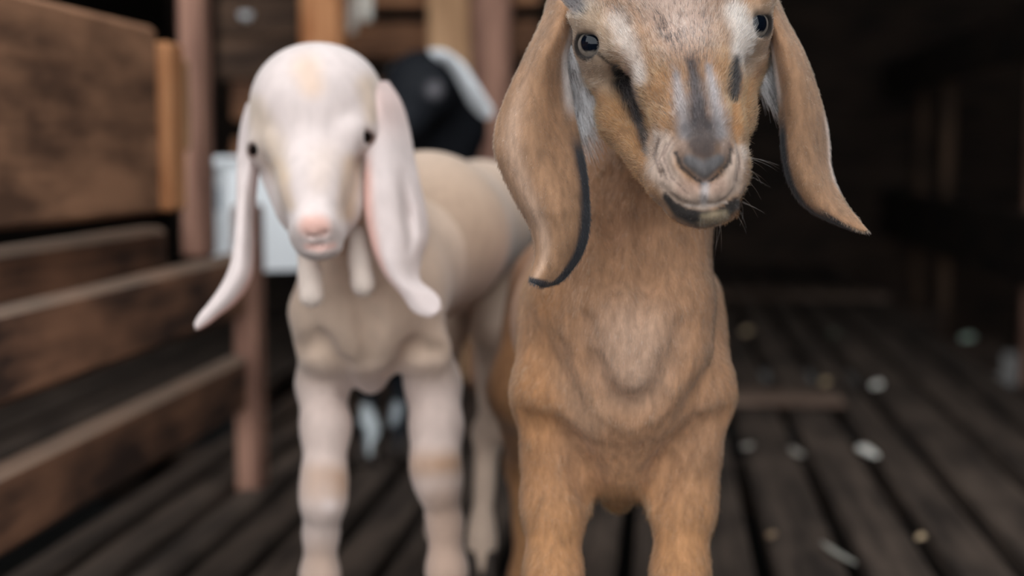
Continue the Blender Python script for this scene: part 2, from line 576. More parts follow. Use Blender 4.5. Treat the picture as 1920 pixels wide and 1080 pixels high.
def ear(root, base, rows, mat, colour, bulge, nv=72, nu=24, thick=0.003, fold=None, label=None):
    """rows: (left px, left py, right px, right py, Y left, Y right) from root to tip"""
    R = spline([[ (r[0]+r[2])/2, (r[1]+r[3])/2, *r] for r in rows], nv)[:, 2:]
    us = np.linspace(0, 1, nu)
    V = np.zeros((nv, nu, 3))
    for i in range(nv):
        v = i / (nv - 1)
        for j, u in enumerate(us):
            px = R[i, 0] + (R[i, 2] - R[i, 0]) * u; py = R[i, 1] + (R[i, 3] - R[i, 1]) * u
            Y = R[i, 4] + (R[i, 5] - R[i, 4]) * u
            Y -= bulge * (1 - (2 * u - 1) ** 2) * min(1, 3 * (1 - v) + 0.15)
            if fold is not None: Y += fold(u, v)
            V[i, j] = P(px, py, Y)
    verts = V.reshape(-1, 3)
    ii, jj = np.meshgrid(np.arange(nv - 1), np.arange(nu - 1), indexing='ij')
    a = (ii * nu + jj).ravel()
    faces = np.stack([a, a + nu, a + nu + 1, a + 1], 1)
    n = vnormals(verts, faces)
    if n[:, 1].mean() > 0:
        faces = faces[:, ::-1]; n = -n
    vv, uu = np.meshgrid(np.linspace(0, 1, nv), us, indexing='ij')
    uu = uu.ravel(); vv = vv.ravel()
    col = colour(uu, vv, verts)
    o = mesh_obj('ear', verts - base, faces, mat, root, True, col)
    so = o.modifiers.new('thickness', 'SOLIDIFY'); so.thickness = thick; so.offset = -1
    sb = o.modifiers.new('round', 'SUBSURF'); sb.levels = 1; sb.render_levels = 1
    if label: o['label'] = label
    return o, (verts, faces, n, uu, vv, colour)

def eye(root, base, c, R, gaze, mat, pup=(0.48, 0.42), iris=0.74, cols=((6, 12, 22), (120, 111, 103), (28, 22, 20))):
    g = np.array(gaze, float); g /= np.linalg.norm(g)
    r = np.cross(g, [0, 0, 1]); r /= np.linalg.norm(r)
    u = np.cross(r, g)
    vs, fs = [], []
    nr, ns = 36, 48
    for i in range(nr + 1):
        th = math.pi * i / nr
        for j in range(ns):
            ph = 2 * math.pi * j / ns
            a, b, cc = math.sin(th) * math.cos(ph), math.sin(th) * math.sin(ph), math.cos(th)
            bul = 1 + 0.06 * max(0, cc - 0.6) / 0.4
            vs.append(R * bul * (a * r + b * u + cc * g))
    for i in range(nr):
        for j in range(ns):
            k = (j + 1) % ns
            fs.append((i * ns + j, (i + 1) * ns + j, (i + 1) * ns + k, i * ns + k))
    vs = np.array(vs); q = vs / R
    a, b, cc = q @ r, q @ u, q @ g
    dp = ((np.abs(a) / pup[0]) ** 2.6 + (np.abs(b) / pup[1]) ** 2.6)
    di = np.hypot(a, b) / iris
    col = np.tile(lin(cols[2]), (len(vs), 1))
    w = (1 - sstep(0.93, 1.02, di)) * (cc > 0)
    irc = lin(cols[1]) * (0.75 + 0.5 * vnoise(q, 9, 3))[:, None]
    col = col * (1 - w[:, None]) + irc * w[:, None]
    w = (1 - sstep(0.8, 1.2, dp)) * (cc > 0)
    col = col * (1 - w[:, None]) + lin(cols[0]) * w[:, None]
    return mesh_obj('eye', vs + c - base, np.array(fs), mat, root, True, col)

def hoof(root, base, p, r, mat, fwd=(0, -1)):
    """two-toed hoof standing on the floor at p (x, y)"""
    for s in (-1, 1):
        ax = np.array([-fwd[1], fwd[0]])
        f = np.array(fwd, float)
        vs, fs = [], []
        n = 14
        for (z, sc_, push) in ((0.0, 1.0, 0.0), (0.004, 1.03, 0.0), (0.016, 0.9, -0.002), (0.03, 0.72, -0.005), (0.036, 0.4, -0.006)):
            for j in range(n):
                a = 2 * math.pi * j / n
                ca, sa = math.cos(a), math.sin(a)
                w = 0.5 * r * sc_ * ca * (1 - 0.25 * max(0, sa))
                l = 1.15 * r * sc_ * sa + push
                xy = np.array(p[:2]) + ax * (s * 0.52 * r + w) + f * l
                vs.append((xy[0], xy[1], z))
        for i in range(4):
            for j in range(n):
                k = (j + 1) % n
                fs.append([i * n + j, i * n + k, (i + 1) * n + k, (i + 1) * n + j])
        fs.append(list(range(n))[::-1]); fs.append([4 * n + j for j in range(n)])
        mesh_obj('hoof', np.array(vs) - base, fs, mat, root, True)

def fur(name, parent, verts, faces, nrm, count, density, length, comb, vcol, mat, lift=0.35, radius=0.00011, jitter=0.25, seed=1, npt=4, droop=0.0, vary=(0.5, 1.4), clump=0.8, dark=None):
    """hair curves grown from a quad mesh; density, length, comb and colour are given per vertex"""
    g = np.random.default_rng(seed)
    tri = np.concatenate([faces[:, [0, 1, 2]], faces[:, [0, 2, 3]]])
    w3 = density[tri].min(1)
    tri = tri[w3 > 1e-6]; w3 = w3[w3 > 1e-6]
    A, B, C = verts[tri[:, 0]], verts[tri[:, 1]], verts[tri[:, 2]]
    w = 0.5 * np.linalg.norm(np.cross(B - A, C - A), axis=1) * w3
    t = np.searchsorted(np.cumsum(w) / w.sum(), g.random(count)).clip(0, len(tri) - 1)
    r1 = np.sqrt(g.random(count)); r2 = g.random(count)
    W = np.stack([1 - r1, r1 * (1 - r2), r1 * r2], 1)
    T = tri[t]
    def mixv(arr):
        return (W[:, :, None] * arr[T]).sum(1)
    p = mixv(verts); n = mixv(nrm); n /= np.linalg.norm(n, axis=1)[:, None] + 1e-12
    cb = mixv(comb)
    cb = cb - (cb * n).sum(1)[:, None] * n
    cb /= np.linalg.norm(cb, axis=1)[:, None] + 1e-9
    # clumps share a wobble, single hairs add their own
    if not np.isscalar(jitter): jitter = (W * jitter[T]).sum(1)[:, None]
    if not np.isscalar(lift): lift = (W * lift[T]).sum(1)[:, None]
    cl = np.stack([vnoise(p, 220, s) - 0.5 for s in (11, 12, 13)], 1) * 1.6 * jitter
    cb = cb + cl + g.normal(0, 0.6, (count, 3)) * jitter
    if not np.isscalar(clump): clump = (W * clump[T]).sum(1)
    L = (W * length[T]).sum(1) * g.uniform(0.7, 1.25, count)
    s = np.linspace(0, 1, npt)
    d0 = n * (lift + 0.25) + cb; d0 /= np.linalg.norm(d0, axis=1)[:, None]
    d1 = n * (lift * 0.35) + cb; d1 /= np.linalg.norm(d1, axis=1)[:, None]
    pos = np.zeros((count, npt, 3))
    pos[:, 0] = p - n * 0.0008
    for i in range(1, npt):
        a = s[i]
        d = d0 * (1 - a) + d1 * a
        if droop: d = d + np.array([0, 0, -droop * a])
        pos[:, i] = pos[:, i - 1] + d * (L / (npt - 1))[:, None]
    col = mixv(vcol) * g.uniform(vary[0], vary[1], count)[:, None] * (1 - clump / 2 + clump * vnoise(p, 620, 21))[:, None]
    if dark is not None:      # single dark hairs mixed into the coat
        pick = g.random(count) < (W * dark[T]).sum(1) * (0.4 + 1.2 * vnoise(p, 420, 33))
        col[pick] = lin(34, 29, 28) * g.uniform(0.7, 1.6, (int(pick.sum()), 1))
    hc = bpy.data.hair_curves.new(name)
    hc.add_curves([npt] * count)
    hc.attributes['position'].data.foreach_set('vector', pos.astype(np.float32).ravel())
    ra = hc.attributes.get('radius') or hc.attributes.new('radius', 'FLOAT', 'POINT')
    prof = radius * np.linspace(1.0, 0.25, npt)
    ra.data.foreach_set('value', np.tile(prof, count).astype(np.float32))
    ca = hc.attributes.new('Col', 'FLOAT_COLOR', 'CURVE')
    c4 = np.ones((count, 4), np.float32); c4[:, :3] = np.clip(col, 0, 1)
    ca.data.foreach_set('color', c4.ravel())
    hc.materials.append(mat)
    o = bpy.data.objects.new(name, hc)
    COL.objects.link(o)
    o.parent = parent
    o['kind'] = 'stuff'
    return o

M['coat'] = coat_mat('short_goat_coat')
M['soft_coat'] = coat_mat('soft_kid_coat', 0.9, 0.1, (110, 110, 50), 0.3, (0.93, 1.06))
M['black_coat'] = coat_mat('black_goat_coat', 0.7, 0.1, (110, 110, 50), 0.0, (0.9, 1.1))
M['fur'] = fur_mat('goat_hair')
M['hoof'] = plain('dark_hoof_horn', (58, 48, 42), 0.5, 0.4, 0.25, 90)
def eye_mat():
    m, nt, b = new_mat('wet_eye')
    at = nt.nodes.new('ShaderNodeAttribute'); at.attribute_name = 'Col'
    nt.links.new(at.outputs['Color'], b.inputs['Base Color'])
    b.inputs['Roughness'].default_value = 0.03
    b.inputs['Specular IOR Level'].default_value = 0.32
    return m
M['eye'] = eye_mat()

def px_r(rpx, Y):
    return rpx * Y / FPX

def pc(px, py, Y, r):      # (point, metric radius) from picture numbers
    return (P(px, py, Y), px_r(r, Y))

def orbit(F, c, R, gaze, ox, up, dn, tilt=0.0, lid=1.17, k=0.012, tag='head'):
    """flesh round the eyeball with an almond opening cut through it; returns the rim curve"""
    g = np.array(gaze, float); g /= np.linalg.norm(g)
    rt = np.cross(g, [0, 0, 1]); rt /= np.linalg.norm(rt)
    u = np.cross(rt, g)
    rt, u = rt * math.cos(tilt) + u * math.sin(tilt), u * math.cos(tilt) - rt * math.sin(tilt)
    c = np.asarray(c, float)
    F.ell(c, (R * lid,) * 3, k, tag=tag)
    B = np.stack([rt, u, g], 1)
    F.ell(c + R * (0.95 * g + (up - dn) / 2 * u), (R * ox, R * (up + dn) / 2, R * 1.0), 0.0022, rot=B, cut=True, tag=tag)
    pts = []
    for j in range(32):
        a = 2 * math.pi * j / 32
        ex = math.cos(a) * ox; ey = math.sin(a) * (up + dn) / 2 + (up - dn) / 2
        zz = math.sqrt(max(0.05, 1 - ex * ex - ey * ey))
        pts.append(c + R * 1.06 * (ex * rt + ey * u + zz * g))
    return np.array(pts)

def hit(F, px, py, y0=0.70, y1=1.0):
    """first point of the surface met along the picture ray px, py"""
    Ys = np.linspace(y0, y1, 400)
    d = F(np.array([P(px, py, y) for y in Ys]))
    i = int(np.argmax(d < 0))
    if d[i] >= 0: return P(px, py, (y0 + y1) / 2)
    t = d[i - 1] / (d[i - 1] - d[i]) if i else 0
    return P(px, py, Ys[i - 1] + t * (Ys[i] - Ys[i - 1]))

def groove(F, pts, r, k, tag='', sink=0.0, y0=0.70, y1=1.0):
    q = [hit(F, a, b, y0, y1) + np.array([0, sink, 0]) for a, b in pts]
    F.chain([(p, r) for p in q], k, cut=True, tag=tag)

# ------------------------------------------------------------------ brown kid
def build_brown():
    base = Q(1165, 0.0, 1.05)
    root = empty('goat', to_world(base), YAW)
    props(root, 'brown goat kid with black face stripes and long drooping ears, facing the camera in focus', 'goat', 'goats in the shed')
    F = Field()
    H = 'head'
    # skull, forehead, bridge
    F.ell(P(1256, 25, 0.862), (0.048, 0.058, 0.042), 0.01, tag=H)
    F.ell(P(1256, -30, 0.875), (0.040, 0.05, 0.032), 0.02, tag=H)
    F.chain([pc(1262, 35, 0.838, 98), pc(1294, 150, 0.800, 76), pc(1314, 240, 0.775, 62), pc(1318, 290, 0.766, 56)], 0.014, tag=H)
    F.chain([pc(1214, 50, 0.826, 46), pc(1238, 160, 0.796, 36), pc(1268, 255, 0.772, 30)], 0.010, tag=H)
    F.chain([pc(1338, 40, 0.826, 46), pc(1348, 150, 0.794, 36), pc(1362, 250, 0.771, 28)], 0.010, tag=H)
    # brow ridges over the eyes
    F.chain([pc(1118, 28, 0.832, 34), pc(1170, 95, 0.818, 40)], 0.012, tag=H)
    F.chain([pc(1404, 5, 0.836, 30), pc(1372, 75, 0.816, 38)], 0.012, tag=H)
    # cheeks and jaw
    F.chain([pc(1148, 140, 0.852, 38), pc(1174, 225, 0.834, 46), pc(1236, 318, 0.793, 40)], 0.010, tag=H)
    F.chain([pc(1392, 120, 0.850, 40), pc(1368, 215, 0.820, 38), pc(1362, 300, 0.786, 34)], 0.014, tag=H)
    F.chain([pc(1258, 170, 0.885, 98), pc(1288, 330, 0.815, 60)], 0.02, tag=H)
    # muzzle
    F.ell(P(1306, 318, 0.772), (0.0270, 0.026, 0.0200), 0.010, tag=H)
    F.ell(P(1268, 338, 0.765), (0.0155, 0.018, 0.0150), 0.010, tag=H)
    F.ell(P(1352, 328, 0.763), (0.0125, 0.017, 0.0155), 0.010, tag=H)
    F.ell(P(1318, 300, 0.752), (0.0150, 0.010, 0.0115), 0.010, tag=H)      # nose pad
    F.ell(P(1318, 362, 0.752), (0.0170, 0.011, 0.0062), 0.008, tag=H)      # upper lip
    # lower jaw and chin
    F.chain([pc(1262, 350, 0.800, 42), pc(1312, 392, 0.764, 28)], 0.006, tag=H)
    F.ell(P(1318, 396, 0.761), (0.0185, 0.016, 0.0080), 0.008, tag=H)
    # eyes set in their sockets
    EL, ER = P(1119, 82, 0.8320), P(1402, 46, 0.8310)
    RE = 0.0120
    gl, gr = (-0.40, -0.91, -0.02), (0.38, -0.92, -0.02)
    F.ell(P(1128, 110, 0.850), (0.014, 0.024, 0.018), 0.012, tag=H)
    F.ell(P(1400, 80, 0.850), (0.011, 0.022, 0.018), 0.012, tag=H)
    al = orbit(F, EL, RE, gl, 0.74, 0.60, 0.60, tilt=-0.6, lid=1.15, k=0.009)
    ar = orbit(F, ER, RE, gr, 0.72, 0.62, 0.60, tilt=0.6, lid=1.15, k=0.009)
    F.chain([pc(1080, 34, 0.832, 13), pc(1106, 32, 0.822, 15), pc(1138, 60, 0.818, 15)], 0.008, tag=H)
    F.chain([pc(1444, 2, 0.838, 10), pc(1422, 2, 0.826, 13), pc(1396, 30, 0.820, 14)], 0.008, tag=H)
    # fold above the eye, hollow below it
    groove(F, [(1130, 108), (1146, 126)], 0.0008, 0.004, H)
    groove(F, [(1150, 120), (1170, 158), (1192, 205), (1208, 262), (1216, 300)], 0.0020, 0.010, H)
    groove(F, [(1384, 120), (1376, 180), (1382, 240)], 0.0022, 0.006, H)
    # mouth line, philtrum, nostrils
    groove(F, [(1240, 352), (1262, 376), (1290, 390), (1321, 393), (1352, 386), (1376, 367), (1388, 347)], 0.0013, 0.0035, H)
    groove(F, [(1322, 349), (1320, 386)], 0.0009, 0.003, H)
    for nost in ([(1268, 288), (1277, 310), (1297, 330), (1318, 345)], [(1371, 280), (1366, 305), (1347, 328), (1326, 345)]):
        groove(F, nost, 0.0019, 0.003, H)
    for cr in ([(1236, 262), (1228, 295), (1243, 330)], [(1262, 262), (1246, 292), (1262, 330), (1290, 362)], [(1380, 262), (1388, 300), (1382, 340)]):
        groove(F, cr, 0.0008, 0.003, H)
    # ear roots
    F.cone(P(1120, 10, 0.875), P(1072, 60, 0.862), 0.020, 0.014, 0.014, tag=H)
    F.cone(P(1392, -10, 0.872), P(1434, 28, 0.860), 0.016, 0.009, 0.010, tag=H)
    # neck and chest
    F.chain([pc(1240, 90, 0.935, 105), pc(1215, 330, 0.920, 108), pc(1184, 450, 0.915, 118), pc(1160, 560, 0.915, 152), pc(1166, 680, 0.935, 186)], 0.03, tag='neck')
    F.ell(P(1196, 660, 0.868), (0.036, 0.022, 0.040), 0.022)
    F.chain([pc(1160, 330, 0.893, 30), pc(1130, 480, 0.880, 36), pc(1120, 600, 0.872, 34)], 0.02)      # jugular fold
    F.chain([pc(1262, 420, 0.895, 30), pc(1282, 560, 0.882, 36), pc(1290, 650, 0.880, 34)], 0.02)
    # shoulder points
    F.chain([pc(1045, 560, 0.945, 58), pc(1022, 735, 0.905, 54), pc(1037, 790, 0.905, 50)], 0.018)
    F.chain([pc(1288, 560, 0.945, 60), pc(1314, 735, 0.905, 54), pc(1295, 790, 0.905, 50)], 0.018)
    F.chain([pc(1168, 770, 0.905, 100), pc(1166, 850, 0.915, 64), pc(1160, 925, 0.930, 26)], 0.030)
    # shoulder to elbow to forearm, knee, cannon, pastern
    for (x0, x1, x2, x3, x4) in ((1036, 1036, 1040, 1037, 1041), (1300, 1292, 1281, 1275, 1272)):
        F.chain([pc(x0, 770, 0.905, 52), pc(x1, 860, 0.908, 50), pc(x2, 945, 0.905, 56), pc(x3, 1080, 0.890, 48),
                 (Q(x4, 0.155, 0.880), 0.0160), (Q(x4, 0.130, 0.877), 0.0165), (Q(x4, 0.105, 0.883), 0.0105), (Q(x4, 0.05, 0.887), 0.0100), (Q(x4, 0.042, 0.883), 0.0125), (Q(x4, 0.018, 0.873), 0.0110)], 0.016)
    # barrel, rump, hind legs, tail
    xs = P(1165, 700, 0.98)[0]
    F.chain([(np.array([xs, 0.99, 0.345]), 0.068), (np.array([xs, 1.15, 0.335]), 0.070), (np.array([xs - 0.004, 1.32, 0.35]), 0.062)], 0.03)
    for px_ in (985, 1262):
        sx = -1 if px_ < 1100 else 1
        xh = Q(px_, 0.0, 1.33)[0]
        F.chain([(np.array([xs + sx * 0.035, 1.34, 0.34]), 0.046), (np.array([xh, 1.30, 0.255]), 0.033), (np.array([xh, 1.385, 0.165]), 0.017),
                 (np.array([xh, 1.37, 0.06]), 0.0105), (np.array([xh, 1.36, 0.045]), 0.0125), (np.array([xh, 1.35, 0.018]), 0.011)], 0.02)
    F.chain([(np.array([xs - 0.004, 1.38, 0.385]), 0.014), (np.array([xs - 0.004, 1.42, 0.42]), 0.010), (np.array([xs - 0.004, 1.44, 0.44]), 0.005)], 0.015)
    # furrows of the chest: round the throat swell, under the shoulder points, at the armpits
    groove(F, [(1090, 610), (1105, 690), (1138, 748), (1182, 772), (1228, 752), (1262, 695), (1284, 620)], 0.0020, 0.016, sink=-0.002)
    groove(F, [(985, 790), (1030, 810), (1070, 840), (1094, 880), (1106, 925)], 0.0014, 0.018, sink=-0.003)
    groove(F, [(1352, 790), (1312, 810), (1274, 840), (1246, 880), (1230, 925)], 0.0014, 0.018, sink=-0.003)
    groove(F, [(1120, 260), (1130, 330), (1150, 420), (1150, 520)], 0.0030, 0.012, y0=0.80)
    groove(F, [(1210, 420), (1215, 520), (1200, 600)], 0.0022, 0.012, y0=0.80)
    verts, faces = surface(F, 0.0016)
    nrm = vnormals(verts, faces)

    lidpts = np.concatenate([al, ar])
    dh_, dn_ = F(verts, tags=(H,)), F(verts, tags=('neck', ''))
    def colour(p):
        u, v = proj(p)
        dh, dn = dh_, dn_
        hd = sstep(-0.002, 0.006, dn - dh) * (1 - sstep(0.004, 0.010, dh))
        big = vnoise(p, 28, 1); fine = vnoise(p, 140, 2); str_ = vnoise(p * np.array([1, 1, 0.3]), 260, 4)
        body = lin(176, 132, 100) * (0.86 + 0.28 * big)[:, None]
        body = body * (0.85 + 0.3 * str_)[:, None]
        # pale centre of the throat and brisket
        body = paint(body, stroke(u, v, [(1190, 640, 70), (1190, 700, 60)]), (206, 170, 146), 0.8, 0.7, (p[:, 1] < 0.95))
        body = paint(body, stroke(u, v, [(1020, 640, 40), (1060, 720, 26), (1110, 790, 30)]), (192, 154, 126), 0.8, 0.5, (p[:, 1] < 0.95))
        body = paint(body, stroke(u, v, [(1230, 300, 60), (1170, 420, 45)]), (150, 108, 82), 0.8, 0.5)
        leg = sstep(0.30, 0.22, p[:, 2])
        body = body * (1 - 0.65 * leg[:, None]) + lin(182, 128, 80) * (0.65 * leg * (0.85 + 0.3 * str_))[:, None]
        side = sstep(0.042, 0.066, np.abs(p[:, 0] - base[0])) * sstep(0.22, 0.3, p[:, 2])
        body = body * (1 - 0.6 * side[:, None]) + lin(170, 116, 70) * (0.6 * side * (0.85 + 0.3 * str_))[:, None]
        # face
        c = lin(148, 108, 74) * (0.72 + 0.56 * fine)[:, None]
        c = paint(c, stroke(u, v, [(1120, 160, 40), (1190, 260, 40), (1235, 330, 26)]), (152, 110, 72), 0.6, 0.8)       # warm cheek
        c = paint(c, stroke(u, v, [(1395, 170, 18), (1388, 240, 14)]), (156, 110, 70), 0.6, 0.9)
        c = paint(c, stroke(u, v, [(1250, -60, 95), (1282, 40, 60)]), (192, 166, 152), 0.9, 0.85)                       # pinkish forehead
        c = paint(c, stroke(u, v, [(1090, 20, 36), (1105, 80, 52), (1132, 140, 32)]), (172, 148, 126), 0.7, 0.9)
        c = paint(c, stroke(u, v, [(1420, 40, 34), (1408, 100, 24), (1400, 135, 12)]), (174, 148, 126), 0.7, 0.85)        # sandy round the eye
        c = paint(c, stroke(u, v, [(1160, 40, 20), (1182, 90, 18), (1204, 150, 11)]), (204, 188, 178), 0.8, 0.75)       # pale line
        c = paint(c, stroke(u, v, [(1375, 20, 20), (1395, 60, 24), (1385, 110, 14)]), (206, 192, 182), 0.7, 0.85)
        c = paint(c, stroke(u, v, [(1110, 10, 14), (1150, 5, 12), (1180, 40, 9)]), (96, 78, 66), 0.9, 0.5)
        nz_ = 26 * (vnoise(p * np.array([1, 1, 0.4]), 300, 6) - 0.5)
        # tear stripes
        c = paint(c, stroke(u + 0.4 * nz_, v, [(1154, 128, 8), (1170, 152, 20), (1189, 195, 18), (1203, 235, 10), (1212, 290, 5)]), (30, 30, 34), 0.5, 0.97)
        c = paint(c, stroke(u + 0.3 * nz_, v, [(1380, 112, 8), (1379, 140, 13), (1377, 185, 8)]), (30, 31, 34), 0.35, 0.97)
        # nose stripe with grey borders
        c = paint(c, stroke(u, v, [(1268, 140, 7), (1275, 180, 12), (1287, 250, 16)]), (150, 145, 147), 0.9, 0.8)
        c = paint(c, stroke(u, v, [(1328, 125, 6), (1336, 170, 10), (1350, 250, 15)]), (156, 152, 155), 0.9, 0.8)
        c = paint(c, stroke(u + nz_, v + nz_, [(1302, 125, 9), (1305, 155, 16), (1312, 200, 20), (1318, 262, 32)]), (46, 48, 54), 0.9, 0.92)
        # muzzle
        mz = stroke(u, v, [(1240, 272, 26), (1240, 320, 26), (1275, 365, 26), (1320, 375, 22), (1372, 345, 22), (1386, 285, 14)])
        c = paint(c, mz, (186, 162, 146), 0.45, 0.95)
        c = paint(c, stroke(u, v, [(1318, 272, 34)]), (72, 60, 56), 0.7, 0.9)
        c = paint(c, stroke(u, v, [(1276, 278, 14), (1284, 292, 14)]), (136, 114, 102), 0.6, 0.8)
        c = paint(c, stroke(u, v, [(1362, 272, 11), (1358, 290, 10)]), (140, 118, 106), 0.6, 0.8)
        c = paint(c, stroke(u, v, [(1284, 352, 18), (1350, 350, 16)]), (158, 124, 106), 0.8, 0.6)
        c = paint(c, stroke(u, v, [(1292, 302, 12), (1320, 320, 18), (1348, 300, 11)]), (104, 101, 102), 0.5, 0.95)     # nose leather
        for nost in ([(1267, 286, 4), (1277, 312, 4.5), (1298, 331, 3.5), (1319, 345, 2)], [(1371, 279, 4), (1366, 306, 4.5), (1346, 329, 3.5), (1323, 345, 2)]):
            c = paint(c, stroke(u, v, nost), (40, 37, 37), 0.5, 0.9)
        c = paint(c, stroke(u, v, [(1322, 348, 8), (1320, 378, 7)]), (190, 186, 188), 0.7, 0.6)
        for cr in ([(1236, 258, 2), (1226, 292, 2.2), (1240, 330, 2)], [(1262, 258, 2), (1243, 292, 2.2), (1258, 330, 2), (1290, 362, 1.6)], [(1250, 268, 1.6), (1236, 300, 2), (1252, 338, 1.6)],
                   [(1376, 262, 1.6), (1387, 300, 2), (1380, 340, 1.8)], [(1365, 262, 1.4), (1378, 290, 1.6)]):
            c = paint(c, stroke(u, v, cr), (112, 92, 84), 0.7, 0.7)
        # lips and chin
        lo = stroke(u, v, [(1252, 368, 10), (1275, 395, 15), (1310, 410, 16), (1345, 408, 14), (1378, 382, 12)])
        c = paint(c, lo, (30, 28, 28), 0.35, 0.97, sstep(-3, 3, v - np.interp(u, [1240, 1262, 1290, 1321, 1352, 1378, 1392], [350, 376, 391, 394, 387, 368, 348])))
        c = paint(c, stroke(u + 0.5 * nz_, v, [(1322, 412, 11), (1356, 406, 11)]), (168, 148, 120), 0.7, 0.85)
        c = paint(c, stroke(u, v, [(1288, 384, 3), (1320, 388, 3), (1360, 378, 3)]), (206, 190, 180), 0.7, 0.6)
        # dark lid rims
        dl = np.full(len(p), 1.0)
        ne = np.minimum(np.linalg.norm(p - EL, axis=1), np.linalg.norm(p - ER, axis=1)) < 0.03
        dl[ne] = np.min(np.linalg.norm(p[ne][:, None, :] - lidpts[None], axis=2), axis=1)
        c = paint(c, dl / 0.0024, (24, 20, 20), 0.4, 0.97)
        c = paint(c, stroke(u, v, [(1122, 100, 4), (1134, 112, 3), (1150, 124, 3)]), (40, 33, 31), 0.7, 0.8)
        # dark patch at the ear root
        c = paint(c, stroke(u, v, [(1072, -10, 22), (1082, 12, 18)]), (62, 62, 68), 0.4, 0.9)
        col = body * (1 - hd[:, None]) + c * hd[:, None]
        return col
    vcol = colour(verts)
    body = mesh_obj('body', verts - base, faces, M['coat'], root, True, vcol * 0.75)

    # ears
    def ear_col(black, rim):
        def f(u, v, p):
            c = lin(138, 104, 78) * (0.80 + 0.40 * vnoise(p, 60, 3))[:, None]
            c = c * (0.85 + 0.3 * vnoise(p * np.array([1, 1, 0.25]), 300, 8))[:, None]
            return black(u, v, c)
        return f
    def bl(u, v, c):
        c = c * (1 - (0.7 * np.exp(-((u - 0.22) / 0.10) ** 2) * sstep(0.15, 0.5, v))[:, None]) + lin(198, 164, 140) * (0.7 * np.exp(-((u - 0.22) / 0.10) ** 2) * sstep(0.15, 0.5, v))[:, None]
        w = 0.6 * np.exp(-((u - 0.66) / 0.16) ** 2) * sstep(0.8, 0.3, v)
        c = c * (1 - w[:, None]) + lin(112, 78, 52) * w[:, None]
        w = sstep(0.84, 0.92, u + 0.12 * sstep(.6, .95, v)) * sstep(0.42, 0.52, v)
        w = np.maximum(w, sstep(0.955, 0.975, v))
        c = c * (1 - w[:, None]) + lin(36, 37, 42) * w[:, None]
        w = sstep(0.8, 0.95, u) * sstep(0.42, 0.3, v)
        return c * (1 - w[:, None]) + lin(206, 196, 192) * w[:, None]
    rowsL = [(1030, -20, 1084, 30, .868, .850), (1012, 40, 1076, 70, .856, .846), (985, 95, 1066, 110, .848, .846), (952, 165, 1074, 172, .842, .850), (928, 228, 1084, 232, .840, .842), (923, 275, 1095, 280, .838, .836),
             (938, 325, 1104, 330, .836, .830), (966, 382, 1108, 380, .832, .826), (992, 430, 1107, 432, .828, .822), (1001, 472, 1096, 474, .824, .820), (996, 502, 1074, 508, .822, .820), (990, 520, 1046, 534, .821, .820), (992, 528, 1014, 541, .820, .820)]
    e1, d1 = ear(root, base, rowsL, M['coat'], ear_col(bl, None), 0.020, fold=lambda u, v: 0.003 * math.sin(u * 9 + 0.8) * min(1, v * 3) * (1 - v), label='long brown ear edged in black, hanging beside the neck')
    def br(u, v, c):
        w = sstep(0.18, 0.10, u) * sstep(0.42, 0.55, v)
        w = np.maximum(w, sstep(0.985, 0.998, v))
        w = np.maximum(w, sstep(0.42, 0.30, u) * sstep(0.78, 0.9, v))
        c = c * (1 - w[:, None]) + lin(36, 37, 42) * w[:, None]
        w = sstep(0.15, 0.06, u) * sstep(0.46, 0.36, v)
        c = c * (1 - w[:, None]) + lin(206, 192, 186) * w[:, None]
        w = sstep(0.90, 0.96, u) * sstep(0.42, 0.52, v) * sstep(0.78, 0.68, v)
        return c * (1 - w[:, None]) + lin(190, 166, 152) * w[:, None]
    rowsR = [(1418, -20, 1456, -10, .850, .868), (1432, 40, 1482, 45, .846, .858), (1444, 95, 1508, 92, .845, .850), (1452, 150, 1530, 150, .842, .846), (1458, 205, 1547, 205, .838, .846), (1461, 255, 1557, 256, .834, .846),
             (1466, 305, 1560, 306, .830, .842), (1480, 352, 1572, 350, .826, .836), (1508, 390, 1592, 386, .822, .828), (1552, 416, 1610, 408, .818, .820), (1592, 432, 1622, 424, .816, .816), (1622, 439, 1630, 432, .815, .815)]
    e2, d2 = ear(root, base, rowsR, M['coat'], ear_col(br, None), 0.018, label='long brown ear edged in black, tip flaring outward')
    # pale inner edge of each ear with long white hairs
    white = lambda u, v, p: lin(236, 234, 236) * (0.85 + 0.3 * vnoise(p * np.array([1, 1, .3]), 300, 9))[:, None]
    l1, f1 = ear(root, base, [(1044, 76, 1082, 90, .854, .842), (1046, 105, 1094, 116, .854, .842), (1050, 135, 1110, 146, .856, .843), (1056, 165, 1122, 176, .858, .845), (1064, 200, 1122, 210, .856, .848), (1072, 238, 1110, 240, .850, .848), (1080, 262, 1098, 264, .846, .846)],
                 M['coat'], white, 0.002, nv=30, nu=12)
    l2, f2 = ear(root, base, [(1422, 70, 1460, 60, .842, .856), (1418, 100, 1466, 92, .844, .855), (1414, 130, 1470, 122, .848, .855), (1418, 156, 1474, 154, .848, .853), (1436, 186, 1476, 186, .848, .850), (1452, 210, 1476, 210, .846, .848)],
                 M['coat'], white, 0.002, nv=30, nu=12)
    l1.name = l2.name = 'ear_lining'
    # eyes
    eye(root, base, EL, RE, gl, M['eye'])
    eye(root, base, ER, RE, gr, M['eye'])
    for (px_, Y) in ((1041, 0.867), (1272, 0.867)):
        hoof(root, base, Q(px_, 0, Y), 0.017, M['hoof'])
    for px_ in (985, 1262):
        hoof(root, base, np.array([Q(px_, 0, 1.33)[0], 1.345, 0]), 0.017, M['hoof'])

